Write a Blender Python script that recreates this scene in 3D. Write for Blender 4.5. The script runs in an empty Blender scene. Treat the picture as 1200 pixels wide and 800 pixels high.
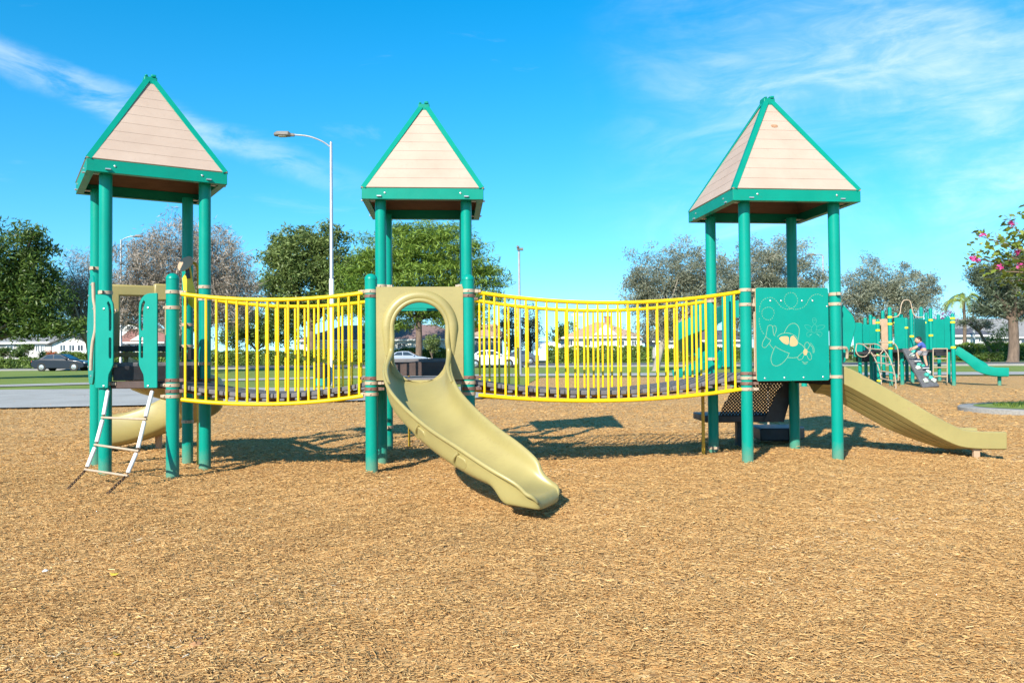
import bpy, math, random
import numpy as np
from mathutils import Vector, Matrix
R = math.radians
S = bpy.context.scene
COL = S.collection

# ------------------------------------------------------------------ camera model
F_PX, TILT, ROLL, EYE = 964.75, .0232, -.0089, 1.1563

def zg(y):
    """height of the terrain: flat at the play towers, rising gently away from the camera"""
    d = max(0.0, y - 9.0)
    return .01 * d * d / (d + 3.0)

def ray(x, y):
    a, b = x - 600, y - 400
    c, s = math.cos(ROLL), math.sin(ROLL)
    u, v = c * a + s * b, -s * a + c * b
    d = (u / F_PX, 1.0, -v / F_PX)
    return (d[0], math.cos(TILT) - d[2] * math.sin(TILT), math.sin(TILT) + d[2] * math.cos(TILT))

def at(x, y, Y):
    """point of the photograph at a known distance Y"""
    d = ray(x, y); k = Y / d[1]
    return Vector((d[0] * k, Y, d[2] * k + EYE))

def gp(x, y):
    """point of the photograph on the terrain"""
    d = ray(x, y); Y = 10.0
    for _ in range(60):
        Y = .5 * Y + .5 * max(1, min(200, (zg(Y) - EYE) * d[1] / d[2])) if d[2] < -1e-4 else 200
    return Vector((d[0] * Y / d[1], Y, zg(Y)))

# ------------------------------------------------------------------ materials
def nt(name):
    m = bpy.data.materials.new(name); m.use_nodes = True
    t = m.node_tree; b = t.nodes['Principled BSDF']
    return m, t, b

def N(t, typ, **kw):
    n = t.nodes.new(typ)
    for k, v in kw.items():
        if k in n.inputs: n.inputs[k].default_value = v
        else: setattr(n, k, v)
    return n

def ramp(t, fac, stops):
    r = t.nodes.new('ShaderNodeValToRGB')
    e = r.color_ramp.elements
    while len(e) < len(stops): e.new(.5)
    for i, (p, c) in enumerate(stops):
        e[i].position = p; e[i].color = (*c, 1)
    t.links.new(fac, r.inputs[0])
    return r.outputs[0]

def coord(t, kind='Object', scale=(1, 1, 1)):
    tc = t.nodes.new('ShaderNodeTexCoord')
    mp = t.nodes.new('ShaderNodeMapping'); mp.inputs['Scale'].default_value = scale
    t.links.new(tc.outputs[kind], mp.inputs[0])
    return mp.outputs[0]

def noise(t, co, scale, detail=4, rough=.55):
    n = t.nodes.new('ShaderNodeTexNoise')
    n.inputs['Scale'].default_value = scale; n.inputs['Detail'].default_value = detail
    n.inputs['Roughness'].default_value = rough
    t.links.new(co, n.inputs['Vector'])
    return n.outputs['Fac']

def bump(t, b, fac, strength=.3, dist=.01):
    n = t.nodes.new('ShaderNodeBump')
    n.inputs['Strength'].default_value = strength; n.inputs['Distance'].default_value = dist
    t.links.new(fac, n.inputs['Height']); t.links.new(n.outputs[0], b.inputs['Normal'])

def mul(c, k): return tuple(min(1, x * k) for x in c)

def mix_c(t, fac, a, b):
    m = t.nodes.new('ShaderNodeMix'); m.data_type = 'RGBA'
    for s_, v in ((m.inputs[0], fac), (m.inputs[6], a), (m.inputs[7], b)):
        if hasattr(v, 'links'): t.links.new(v, s_)
        elif isinstance(v, (tuple, list)): s_.default_value = (*v, 1)
        else: s_.default_value = v
    return m.outputs[2]

def simple(name, col, rough=.5, metal=0., var=.12, scale=6., bmp=0., spec=.5, wear=None, stretch=(1, 1, 1), bscale=60):
    """one colour, unevenly faded, with fine grime"""
    m, t, b = nt(name)
    co = coord(t, 'Object', stretch)
    f1 = noise(t, co, scale, 5)
    c = ramp(t, f1, [(.3, mul(col, 1 - var)), (.7, mul(col, 1 + var))])
    if wear:
        f2 = noise(t, co, scale * 5, 6, .7)
        k = ramp(t, f2, [(wear[1], (0, 0, 0)), (wear[1] + .08, (1, 1, 1))])
        c = mix_c(t, k, c, wear[0])
    t.links.new(c, b.inputs['Base Color'])
    f3 = noise(t, co, scale * 3, 4)
    rr = t.nodes.new('ShaderNodeMapRange')
    rr.inputs['To Min'].default_value = max(.02, rough - .1); rr.inputs['To Max'].default_value = min(1, rough + .12)
    t.links.new(f3, rr.inputs[0]); t.links.new(rr.outputs[0], b.inputs['Roughness'])
    b.inputs['Metallic'].default_value = metal
    b.inputs['Specular IOR Level'].default_value = spec
    if bmp: bump(t, b, noise(t, co, bscale, 3), bmp, .004)
    return m

GREEN = (.005, .33, .21)
M = {}
M['post'] = simple('green_paint', (.001, .245, .188), .32, spec=.22, var=.06, scale=3, bmp=.03, wear=((.02, .20, .15), .76))
M['fascia'] = simple('green_fascia_paint', (.001, .225, .162), .40, spec=.22, var=.08, scale=4, wear=((.03, .20, .14), .76))
M['hdpe'] = simple('green_plastic', (.001, .235, .185), .48, spec=.22, var=.05, scale=5, bmp=.06, bscale=220, wear=((.01, .30, .23), .72))
M['green_shell'] = simple('green_moulded_plastic', (.001, .25, .19), .38, spec=.3, var=.08, scale=4, bmp=.04)
M['tan'] = simple('tan_powder_coat', (.40, .31, .22), .45, var=.10, scale=20, wear=((.26, .17, .10), .66))
M['brown'] = simple('brown_clamp', (.16, .085, .062), .5, var=.2, scale=25)
M['yellow'] = simple('yellow_powder_coat', (.78, .505, .001), .34, var=.05, scale=4, bmp=.02, wear=((.50, .32, .02), .76))
M['gold'] = simple('faded_yellow_paint', (.62, .36, .02), .42, var=.1, scale=6)
M['slide'] = simple('tan_moulded_plastic', (.315, .262, .098), .40, var=.10, scale=2.2, bmp=.06, bscale=18, wear=((.34, .255, .115), .64))
M['black'] = simple('black_coated_steel', (.022, .021, .024), .5, var=.3, scale=12, bmp=.1)
M['riser'] = simple('dark_brown_board', (.060, .036, .030), .6, var=.25, scale=10, bmp=.15)
M['deckgrey'] = simple('grey_rubber_deck', (.125, .118, .125), .72, var=.2, scale=9, bmp=.25, bscale=90, wear=((.2, .18, .16), .66))
M['pvc'] = simple('white_pvc', (.72, .72, .70), .35, var=.06, scale=9, wear=((.45, .42, .38), .68))
M['chain'] = simple('rusty_chain', (.10, .06, .04), .6, metal=.5, var=.3, scale=40)
M['bolt'] = simple('zinc_bolt', (.62, .62, .60), .35, metal=.8, var=.1, scale=40)
M['core'] = simple('tan_plastic_core', (.58, .34, .16), .55, var=.08, scale=12)
M['galv'] = simple('galvanised_steel', (.42, .43, .45), .42, metal=.6, var=.12, scale=5, bmp=.05)
M['grey_metal'] = simple('painted_grey_metal', (.32, .33, .34), .45, metal=.2, var=.1, scale=5)
M['lampgrey'] = simple('lamp_housing', (.13, .12, .11), .5, var=.15, scale=8)
M['engrave'] = simple('pale_engraved_line', (.30, .40, .24), .6, var=.08)
M['soffit'] = simple('shade_browned_roof_underside', (.22, .115, .075), .7, var=.15, scale=6, stretch=(1, 1, 6))  # shade under the roof put into the colour: planks darkened to brown
M['lens'] = simple('lamp_lens', (.35, .33, .26), .25, var=.1, scale=8)
M['rock'] = simple('grey_climber_panel', (.10, .10, .105), .7, var=.25, scale=12, bmp=.4)
M['hold'] = simple('teal_climbing_hold', (.05, .36, .28), .45, var=.25, scale=20)
M['fadedhold'] = simple('faded_climbing_hold', (.50, .55, .48), .5, var=.15, scale=20)
M['tanpanel'] = simple('tan_plastic_panel', (.42, .29, .19), .55, var=.1, scale=6)
M['yclamp'] = simple('yellow_clamp', (.80, .72, .02), .4, var=.1, scale=20)

def dusty(m, col, z0, z1, amt):
    """dust splashed up near the ground"""
    t = m.node_tree; b = t.nodes['Principled BSDF']; src = b.inputs['Base Color'].links[0].from_socket
    tc = t.nodes.new('ShaderNodeTexCoord'); sp = t.nodes.new('ShaderNodeSeparateXYZ'); t.links.new(tc.outputs['Object'], sp.inputs[0])
    n = noise(t, tc.outputs['Object'], 14, 5, .65)
    a = N(t, 'ShaderNodeMath', operation='MULTIPLY_ADD'); t.links.new(n, a.inputs[0]); a.inputs[1].default_value = -(z1 - z0) * 1.2; t.links.new(sp.outputs[2], a.inputs[2])
    mr = t.nodes.new('ShaderNodeMapRange'); mr.inputs['From Min'].default_value = z1 - .6 * (z1 - z0); mr.inputs['From Max'].default_value = z0 - .6 * (z1 - z0)
    mr.inputs['To Max'].default_value = amt; t.links.new(a.outputs[0], mr.inputs[0])
    t.links.new(mix_c(t, mr.outputs[0], src, col), b.inputs['Base Color'])
dusty(M['post'], (.30, .21, .115), .0, .22, .36)
def scuffed(m, col, amt=.5):
    t = m.node_tree; b = t.nodes['Principled BSDF']; src = b.inputs['Base Color'].links[0].from_socket
    n = noise(t, coord(t, 'Object', (2.2, 5, 5)), 9, 7, .72); n2 = noise(t, coord(t, 'Object'), 1.7, 4)
    f = N(t, 'ShaderNodeMath', operation='MULTIPLY'); t.links.new(ramp(t, n, [(.50, (0, 0, 0)), (.66, (1, 1, 1))]), f.inputs[0]); t.links.new(ramp(t, n2, [(.40, (0, 0, 0)), (.62, (amt, amt, amt))]), f.inputs[1])
    t.links.new(mix_c(t, f.outputs[0], src, col), b.inputs['Base Color'])
scuffed(M['slide'], (.25, .19, .08), .4)
scuffed(M['fascia'], (.02, .15, .11), .3)
scuffed(M['post'], (.01, .16, .125), .25)

def roof_mat():
    m, t, b = nt('tan_roof_planks')
    co = coord(t, 'Object', (1, 1, 1))
    big = noise(t, co, 2.5, 4)
    c = ramp(t, big, [(.25, (.375, .275, .215)), (.75, (.465, .36, .29))])
    g = noise(t, coord(t, 'Object', (4, 4, 60)), 5, 5, .65)
    c = mix_c(t, ramp(t, g, [(.35, (.5, .5, .5)), (.7, (0, 0, 0))]), c, (.41, .295, .225))
    st = noise(t, coord(t, 'Object', (9, 9, 1.2)), 3, 4)
    c = mix_c(t, ramp(t, st, [(.60, (0, 0, 0)), (.80, (.45, .45, .45))]), c, (.33, .24, .185))
    t.links.new(c, b.inputs['Base Color'])
    b.inputs['Roughness'].default_value = .62
    bump(t, b, g, .25, .004)
    return m
M['roof'] = roof_mat()

def perforated():
    m, t, b = nt('perforated_black_steel')
    b.inputs['Base Color'].default_value = (.022, .021, .025, 1); b.inputs['Roughness'].default_value = .45
    tc = t.nodes.new('ShaderNodeUVMap')
    v = N(t, 'ShaderNodeTexVoronoi', Scale=1.0); v.inputs['Randomness'].default_value = 0
    mp = t.nodes.new('ShaderNodeMapping'); mp.inputs['Scale'].default_value = (33, 33, 1); mp.inputs['Rotation'].default_value = (0, 0, R(45))
    t.links.new(tc.outputs[0], mp.inputs[0]); t.links.new(mp.outputs[0], v.inputs['Vector'])
    lt = N(t, 'ShaderNodeMath', operation='LESS_THAN'); lt.inputs[1].default_value = .28
    t.links.new(v.outputs['Distance'], lt.inputs[0])
    tr = t.nodes.new('ShaderNodeBsdfTransparent'); mx = t.nodes.new('ShaderNodeMixShader')
    t.links.new(lt.outputs[0], mx.inputs[0]); t.links.new(b.outputs[0], mx.inputs[1]); t.links.new(tr.outputs[0], mx.inputs[2])
    t.links.new(mx.outputs[0], t.nodes['Material Output'].inputs[0])
    return m
M['perf'] = perforated()

def leaf_mat(name, dark, light, trans=.25, rough=.5):
    m, t, b = nt(name)
    at_ = N(t, 'ShaderNodeAttribute', attribute_name='v')
    c = ramp(t, at_.outputs['Fac'], [(0, dark), (1, light)])
    t.links.new(c, b.inputs['Base Color'])
    b.inputs['Roughness'].default_value = rough
    tr = t.nodes.new('ShaderNodeBsdfTranslucent'); t.links.new(c, tr.inputs[0])
    mx = t.nodes.new('ShaderNodeMixShader'); mx.inputs[0].default_value = trans
    t.links.new(b.outputs[0], mx.inputs[1]); t.links.new(tr.outputs[0], mx.inputs[2])
    t.links.new(mx.outputs[0], t.nodes['Material Output'].inputs[0])
    return m
M['leaf_dark'] = leaf_mat('dark_leaves', (0.03, 0.065, 0.012), (0.135, 0.21, 0.035))
M['leaf_green'] = leaf_mat('green_leaves', (0.06, 0.105, 0.022), (0.23, 0.29, 0.085))
M['leaf_feather'] = leaf_mat('feathery_leaves', (.075, .155, .018), (.30, .41, .07))
M['leaf_olive'] = leaf_mat('grey_olive_leaves', (0.105, 0.115, 0.075), (0.36, 0.37, 0.265))
M['leaf_brush'] = leaf_mat('dry_twigs', (0.11, 0.088, 0.068), (0.42, 0.35, 0.285), .1)
M['leaf_pine'] = leaf_mat('pine_needles', (0.04, 0.062, 0.03), (0.165, 0.2, 0.12), .1)
M['leaf_orchid'] = leaf_mat('broad_leaves', (0.09, 0.15, 0.018), (0.31, 0.37, 0.06), .35)
M['petal'] = leaf_mat('magenta_petals', (.45, .02, .17), (.75, .10, .38), .3)
M['leaf_hedge'] = leaf_mat('hedge_leaves', (0.05, 0.1, 0.015), (0.215, 0.3, 0.05))
M['leaf_palm'] = leaf_mat('palm_fronds', (0.09, 0.15, 0.02), (0.33, 0.38, 0.08), .25)
M['leaf_red'] = leaf_mat('red_flowers', (.30, .05, .02), (.55, .14, .04), .2)
M['blade'] = leaf_mat('grass_blades', (.09, .16, .02), (.27, .34, .055), .3)
M['bark'] = simple('bark', (.15, .105, .075), .9, var=.35, scale=5, bmp=.6, bscale=9, stretch=(1, 1, .3))
M['bark_pale'] = simple('pale_bark', (.30, .26, .21), .9, var=.3, scale=5, bmp=.5, bscale=9, stretch=(1, 1, .3))

def chip_mat():
    m, t, b = nt('wood_chip')
    a = N(t, 'ShaderNodeAttribute', attribute_name='v')
    c = ramp(t, a.outputs['Fac'], [(0, (.26, .140, .056)), (.13, (.47, .265, .098)), (.40, (.61, .365, .142)), (.72, (.70, .445, .188)), (.93, (.76, .535, .265)), (1, (.76, .64, .47))])
    g = noise(t, coord(t, 'Object', (1, 1, 1)), 260, 3)
    c2 = mix_c(t, ramp(t, g, [(.35, (.32, .32, .32)), (.6, (0, 0, 0))]), c, (.40, .215, .075))
    t.links.new(c2, b.inputs['Base Color'])
    b.inputs['Roughness'].default_value = .85; b.inputs['Specular IOR Level'].default_value = .25
    return m
M['chip'] = chip_mat()

def mulch_mat():
    m, t, b = nt('wood_chip_surface')
    tc = t.nodes.new('ShaderNodeTexCoord')
    cols, hs = [], []
    warp = t.nodes.new('ShaderNodeTexNoise'); warp.inputs['Scale'].default_value = 6
    t.links.new(tc.outputs['Object'], warp.inputs['Vector'])
    for i, (ang, sc) in enumerate(((20, 1.), (85, 1.1), (140, .92))):
        mp = t.nodes.new('ShaderNodeMapping')
        mp.inputs['Rotation'].default_value = (0, 0, R(ang)); mp.inputs['Scale'].default_value = (28 * sc, 95 * sc, 1)
        t.links.new(tc.outputs['Object'], mp.inputs[0])
        v = N(t, 'ShaderNodeTexVoronoi', Scale=1.0); v.inputs['Randomness'].default_value = 1
        t.links.new(mp.outputs[0], v.inputs['Vector'])
        sp = t.nodes.new('ShaderNodeSeparateColor'); t.links.new(v.outputs['Color'], sp.inputs[0])
        cols.append(sp.outputs[0]); hs.append(sp.outputs[1])
    # whichever strand lies on top gives the colour
    g1 = N(t, 'ShaderNodeMath', operation='GREATER_THAN'); t.links.new(hs[0], g1.inputs[0]); t.links.new(hs[1], g1.inputs[1])
    def mixf(f, a, b_):
        n = t.nodes.new('ShaderNodeMix'); t.links.new(f, n.inputs[0]); t.links.new(a, n.inputs[2]); t.links.new(b_, n.inputs[3]); return n.outputs[0]
    v12 = mixf(g1.outputs[0], cols[1], cols[0]); h12 = mixf(g1.outputs[0], hs[1], hs[0])
    g2 = N(t, 'ShaderNodeMath', operation='GREATER_THAN'); t.links.new(h12, g2.inputs[0]); t.links.new(hs[2], g2.inputs[1])
    v = mixf(g2.outputs[0], cols[2], v12); h = mixf(g2.outputs[0], hs[2], h12)
    c = ramp(t, v, [(0, (.17, .088, .038)), (.2, (.39, .205, .070)), (.5, (.57, .335, .125)), (.8, (.68, .43, .175)), (1, (.76, .55, .27))])
    gr = noise(t, tc.outputs['Object'], 9, 6, .75)
    c = mix_c(t, ramp(t, gr, [(.36, (.65, .65, .65)), (.58, (0, 0, 0))]), c, (.30, .165, .070))
    p = noise(t, tc.outputs['Object'], .55, 6, .6)
    c = mix_c(t, ramp(t, p, [(.42, (0, 0, 0)), (.72, (.55, .55, .55))]), c, (.62, .35, .13))
    p2 = noise(t, tc.outputs['Object'], 1.3, 5, .6)
    c = mix_c(t, ramp(t, p2, [(.55, (0, 0, 0)), (.75, (.45, .45, .45))]), c, (.36, .235, .135))
    t.links.new(c, b.inputs['Base Color'])
    b.inputs['Roughness'].default_value = .9; b.inputs['Specular IOR Level'].default_value = .2
    bump(t, b, h, .9, .018)
    return m
M['mulch'] = mulch_mat()

def ground_mat(name, c1, c2, c3, sc, b_=.3, rough=.9, fine=90):
    m, t, b = nt(name)
    co = coord(t, 'Object')
    a = noise(t, co, sc, 6, .6); f = noise(t, co, fine, 3, .6)
    c = ramp(t, a, [(.3, c1), (.7, c2)])
    c = mix_c(t, ramp(t, f, [(.4, (.6, .6, .6)), (.62, (0, 0, 0))]), c, c3)
    t.links.new(c, b.inputs['Base Color']); b.inputs['Roughness'].default_value = rough
    b.inputs['Specular IOR Level'].default_value = .3
    bump(t, b, f, b_, .02)
    return m
M['lawn'] = ground_mat('lawn_grass', (.13, .20, .030), (.24, .27, .06), (.09, .15, .02), .35, .6, .95, 14)
M['concrete'] = ground_mat('concrete', (.33, .325, .31), (.43, .42, .395), (.26, .255, .24), .6, .15, .85, 40)
def joints(m, size):
    t = m.node_tree; b = t.nodes['Principled BSDF']; src = b.inputs['Base Color'].links[0].from_socket
    br = N(t, 'ShaderNodeTexBrick', Scale=1.0); br.offset = 0; br.inputs['Brick Width'].default_value = size; br.inputs['Row Height'].default_value = size; br.inputs['Mortar Size'].default_value = .014
    t.links.new(coord(t, 'Object'), br.inputs['Vector'])
    st = noise(t, coord(t, 'Object'), .9, 6, .7)
    c = mix_c(t, ramp(t, st, [(.5, (0, 0, 0)), (.7, (.5, .5, .5))]), src, (.24, .22, .19))
    t.links.new(mix_c(t, br.outputs['Fac'], c, (.12, .115, .105)), b.inputs['Base Color'])
joints(M['concrete'], 2.4)
M['kerb'] = ground_mat('worn_kerb_concrete', (.24, .235, .22), (.32, .31, .29), (.19, .18, .17), .8, .2, .9, 30)
M['asphalt'] = ground_mat('asphalt', (.10, .10, .105), (.14, .14, .14), (.075, .075, .078), .5, .2, .85, 30)
M['earth'] = ground_mat('dry_earth', (.16, .12, .07), (.10, .13, .04), (.12, .09, .05), .15, .3, .95, 4)

M['stucco_white'] = simple('white_stucco', (.74, .73, .70), .85, var=.06, scale=2, bmp=.15)
M['stucco_cream'] = simple('cream_stucco', (.56, .46, .36), .85, var=.06, scale=2, bmp=.15)
M['stucco_grey'] = simple('grey_stucco', (.44, .43, .41), .85, var=.06, scale=2, bmp=.15)
def shingle(name, col):
    m, t, b = nt(name)
    co = coord(t, 'Object')
    br = N(t, 'ShaderNodeTexBrick', Scale=3.0); br.inputs['Mortar Size'].default_value = .012
    br.inputs['Color1'].default_value = (*mul(col, 1.12), 1); br.inputs['Color2'].default_value = (*mul(col, .86), 1); br.inputs['Mortar'].default_value = (*mul(col, .55), 1)
    t.links.new(co, br.inputs['Vector'])
    n = noise(t, co, 1.2, 5)
    c = mix_c(t, ramp(t, n, [(.45, (0, 0, 0)), (.75, (.4, .4, .4))]), br.outputs['Color'], mul(col, .7))
    t.links.new(c, b.inputs['Base Color']); b.inputs['Roughness'].default_value = .9
    return m
M['roof_grey'] = shingle('grey_shingles', (.26, .255, .25))
M['roof_brown'] = shingle('brown_shingles', (.22, .145, .135))
M['roof_tan'] = shingle('tan_shingles', (.44, .31, .22))
M['roof_red'] = shingle('red_shingles', (.30, .14, .11))
M['roof_dark'] = shingle('dark_shingles', (.10, .10, .12))
M['trim_white'] = simple('white_trim', (.78, .78, .76), .6, var=.05, scale=5)
def glass(name, col):
    m, t, b = nt(name); b.inputs['Base Color'].default_value = (*col, 1); b.inputs['Roughness'].default_value = .06
    b.inputs['Specular IOR Level'].default_value = .8
    return m
M['pane'] = glass('dark_window_glass', (.06, .075, .10))
M['carglass'] = glass('tinted_car_glass', (.03, .045, .06))
def paint(name, col):
    m, t, b = nt(name); b.inputs['Base Color'].default_value = (*col, 1); b.inputs['Roughness'].default_value = .34
    b.inputs['Coat Weight'].default_value = .35; b.inputs['Specular IOR Level'].default_value = .3; b.inputs['Coat Roughness'].default_value = .04
    return m
M['car_blue'] = paint('dark_blue_car_paint', (.003, .006, .018)); M['car_white'] = paint('white_car_paint', (.78, .79, .80))
M['car_silver'] = paint('silver_blue_car_paint', (.28, .33, .40)); M['car_slate'] = paint('slate_car_paint', (.07, .09, .12))
M['tyre'] = simple('tyre_rubber', (.02, .02, .02), .8, var=.2); M['rim'] = simple('alloy_rim', (.45, .45, .46), .3, metal=.8)
M['red_lens'] = simple('red_lens', (.45, .02, .015), .2); M['clear_lens'] = simple('clear_lens', (.7, .72, .75), .15)
M['skin'] = simple('skin', (.52, .28, .19), .55, var=.06); M['hair'] = simple('dark_hair', (.02, .014, .010), .6)
M['shirt'] = simple('blue_shirt', (.055, .10, .36), .85, var=.12, scale=14); M['shorts'] = simple('grey_shorts', (.26, .26, .29), .85, var=.1, scale=14)
M['shoe'] = simple('dark_shoe', (.05, .06, .09), .6, var=.2, scale=20); M['sole'] = simple('white_sole', (.7, .7, .7), .6)
M['wood'] = simple('wood_board', (.42, .22, .08), .7, var=.15, scale=8)
M['bin'] = simple('dark_bin_mesh', (.03, .03, .035), .5, var=.5, scale=30, bmp=.5, bscale=30)
M['teal'] = simple('teal_paint', (.02, .25, .20), .45, var=.1)
M['scrap'] = simple('white_scrap', (.8, .8, .78), .7); M['stone'] = simple('orange_stone', (.42, .21, .09), .8, var=.2, scale=30)

# ------------------------------------------------------------------ mesh builder
class MB:
    def __init__(s): s.v, s.f, s.mi, s.uv = [], [], [], {}
    def add(s, vs, fs, mi=0):
        b = len(s.v); s.v += [tuple(v) for v in vs]
        s.f += [tuple(b + i for i in f) for f in fs]; s.mi += [mi] * len(fs)
        return s
    def box(s, c, size, rot=None, mi=0):
        m = rot if rot is not None else Matrix.Identity(3); c = Vector(c)
        vs = [c + m @ Vector((x * size[0] / 2, y * size[1] / 2, z * size[2] / 2)) for x in (-1, 1) for y in (-1, 1) for z in (-1, 1)]
        return s.add(vs, [(0, 1, 3, 2), (4, 6, 7, 5), (0, 4, 5, 1), (2, 3, 7, 6), (0, 2, 6, 4), (1, 5, 7, 3)], mi)
    def tube(s, pts, r, n=10, mi=0, caps=True, closed=False):
        pts = [Vector(p) for p in pts]; k = len(pts)
        rs = r if isinstance(r, (list, tuple)) else [r] * k
        vs, fs = [], []
        nrm = None
        for i, p in enumerate(pts):
            if closed: d = (pts[(i + 1) % k] - pts[i - 1])
            else: d = (pts[min(i + 1, k - 1)] - pts[max(i - 1, 0)])
            d.normalize()
            if nrm is None:
                nrm = d.cross(Vector((0, 0, 1)) if abs(d.z) < .95 else Vector((1, 0, 0))).normalized()
            else:
                nrm = (nrm - d * nrm.dot(d)).normalized()
            bn = d.cross(nrm)
            for j in range(n):
                a = 2 * math.pi * j / n
                vs.append(p + (nrm * math.cos(a) + bn * math.sin(a)) * rs[i])
        segs = k if closed else k - 1
        for i in range(segs):
            i2 = (i + 1) % k
            for j in range(n):
                j2 = (j + 1) % n
                fs.append((i * n + j, i * n + j2, i2 * n + j2, i2 * n + j))
        if caps and not closed:
            fs.append(tuple(range(n - 1, -1, -1))); fs.append(tuple((k - 1) * n + j for j in range(n)))
        return s.add(vs, fs, mi)
    def lathe(s, c, prof, n=20, mi=0, axis=None):
        """profile of (radius, height) turned about a vertical (or given) axis"""
        c = Vector(c); ax = Vector(axis or (0, 0, 1)).normalized()
        q = Vector((0, 0, 1)).rotation_difference(ax).to_matrix()
        vs, fs = [], []
        for (r, z) in prof:
            for j in range(n):
                a = 2 * math.pi * j / n
                vs.append(c + q @ Vector((r * math.cos(a), r * math.sin(a), z)))
        for i in range(len(prof) - 1):
            for j in range(n):
                j2 = (j + 1) % n
                fs.append((i * n + j, i * n + j2, (i + 1) * n + j2, (i + 1) * n + j))
        fs.append(tuple(range(n - 1, -1, -1))); fs.append(tuple((len(prof) - 1) * n + j for j in range(n)))
        return s.add(vs, fs, mi)
    def prism(s, outline, o, ex, ey, ez, th, mi=0, side=None):
        """flat outline in (ex, ey) at o, th thick along ez (centred)"""
        o, ex, ey, ez = Vector(o), Vector(ex), Vector(ey), Vector(ez); n = len(outline)
        a = [o + ex * u + ey * v + ez * (th / 2) for u, v in outline]; b = [o + ex * u + ey * v - ez * (th / 2) for u, v in outline]
        s.add(a + b, [tuple(range(n)), tuple(range(2 * n - 1, n - 1, -1))], mi)
        b0 = len(s.v) - 2 * n
        for i in range(n):
            j = (i + 1) % n
            s.f.append((b0 + i, b0 + n + i, b0 + n + j, b0 + j)); s.mi.append(mi if side is None else side)
        return s
    def sweep(s, frames, prof_fn, mi=0, caps=True):
        """closed profile rings along frames [(origin, side, up)]"""
        rings = []
        for i, (o, sd, up) in enumerate(frames):
            rings.append([Vector(o) + Vector(sd) * a + Vector(up) * b for a, b in prof_fn(i)])
        n = len(rings[0]); vs = [p for r in rings for p in r]; fs = []
        for i in range(len(rings) - 1):
            for j in range(n):
                j2 = (j + 1) % n
                fs.append((i * n + j, i * n + j2, (i + 1) * n + j2, (i + 1) * n + j))
        if caps:
            fs.append(tuple(range(n - 1, -1, -1))); fs.append(tuple((len(rings) - 1) * n + j for j in range(n)))
        return s.add(vs, fs, mi)

def root_loc(o):
    while o.parent: o = o.parent
    return o.location.copy()

def obj(name, mb, mats, parent=None, bevel=0, sub=0, angle=35, segs=2, smooth=True, flipfix=True):
    me = bpy.data.meshes.new(name)
    off = root_loc(parent) if parent else Vector((0, 0, 0))
    me.from_pydata([tuple(Vector(v) - off) for v in mb.v], [], mb.f)
    mats = mats if isinstance(mats, (list, tuple)) else [mats]
    for m in mats: me.materials.append(m)
    if len(mats) > 1: me.polygons.foreach_set('material_index', mb.mi)
    if flipfix:
        import bmesh
        bm = bmesh.new(); bm.from_mesh(me); bmesh.ops.recalc_face_normals(bm, faces=bm.faces); bm.to_mesh(me); bm.free()
    if smooth:
        me.shade_smooth(); me.set_sharp_from_angle(angle=R(angle))
    o = bpy.data.objects.new(name, me); COL.objects.link(o)
    if parent: o.parent = parent
    if bevel:
        b = o.modifiers.new('bevel', 'BEVEL'); b.width = bevel; b.segments = segs; b.limit_method = 'ANGLE'; b.angle_limit = R(40)
        b.harden_normals = False
    if sub:
        b = o.modifiers.new('sub', 'SUBSURF'); b.levels = sub; b.render_levels = sub
    return o

def tag(o, label=None, cat=None, group=None, kind=None):
    if label: o['label'] = label
    if cat: o['category'] = cat
    if group: o['group'] = group
    if kind: o['kind'] = kind
    return o

def thing(name, label, cat, loc, group=None):
    o = bpy.data.objects.new(name, None); COL.objects.link(o); o.location = loc
    o.empty_display_size = .2
    return tag(o, label, cat, group)

def fast_mesh(name, verts, quads, vals, mat, parent=None):
    """big numpy mesh of quads with one value per face"""
    verts = np.asarray(verts, np.float32).reshape(-1, 3); quads = np.asarray(quads, np.int32)
    if parent is not None: verts = verts - np.array(root_loc(parent), np.float32)
    k = quads.shape[1]; me = bpy.data.meshes.new(name)
    me.vertices.add(len(verts)); me.vertices.foreach_set('co', verts.ravel())
    me.loops.add(quads.size); me.loops.foreach_set('vertex_index', quads.ravel())
    me.polygons.add(len(quads))
    me.polygons.foreach_set('loop_start', np.arange(0, quads.size, k, dtype=np.int32))
    me.polygons.foreach_set('loop_total', np.full(len(quads), k, np.int32))
    a = me.attributes.new('v', 'FLOAT', 'FACE'); a.data.foreach_set('value', np.asarray(vals, np.float32))
    me.materials.append(mat); me.update(calc_edges=True); me.validate()
    o = bpy.data.objects.new(name, me); COL.objects.link(o)
    if parent is not None: o.parent = parent
    return o

def smooth_path(pts, n=8):
    """Catmull-Rom through points (any dimension)"""
    P = [np.array(p, float) for p in pts]; P = [2 * P[0] - P[1]] + P + [2 * P[-1] - P[-2]]
    out = []
    for i in range(1, len(P) - 2):
        for j in range(n):
            t = j / n; a, b, c, d = P[i - 1:i + 3]
            out.append(.5 * ((2 * b) + (c - a) * t + (2 * a - 5 * b + 4 * c - d) * t * t + (3 * b - a - 3 * c + d) * t ** 3))
    out.append(P[-2])
    return out

def rrect(x0, y0, x1, y1, r, n=5):
    out = []
    for cx, cy, a0 in ((x1 - r, y1 - r, 0), (x0 + r, y1 - r, 90), (x0 + r, y0 + r, 180), (x1 - r, y0 + r, 270)):
        for i in range(n + 1):
            a = R(a0 + 90 * i / n); out.append((cx + r * math.cos(a), cy + r * math.sin(a)))
    return out


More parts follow.
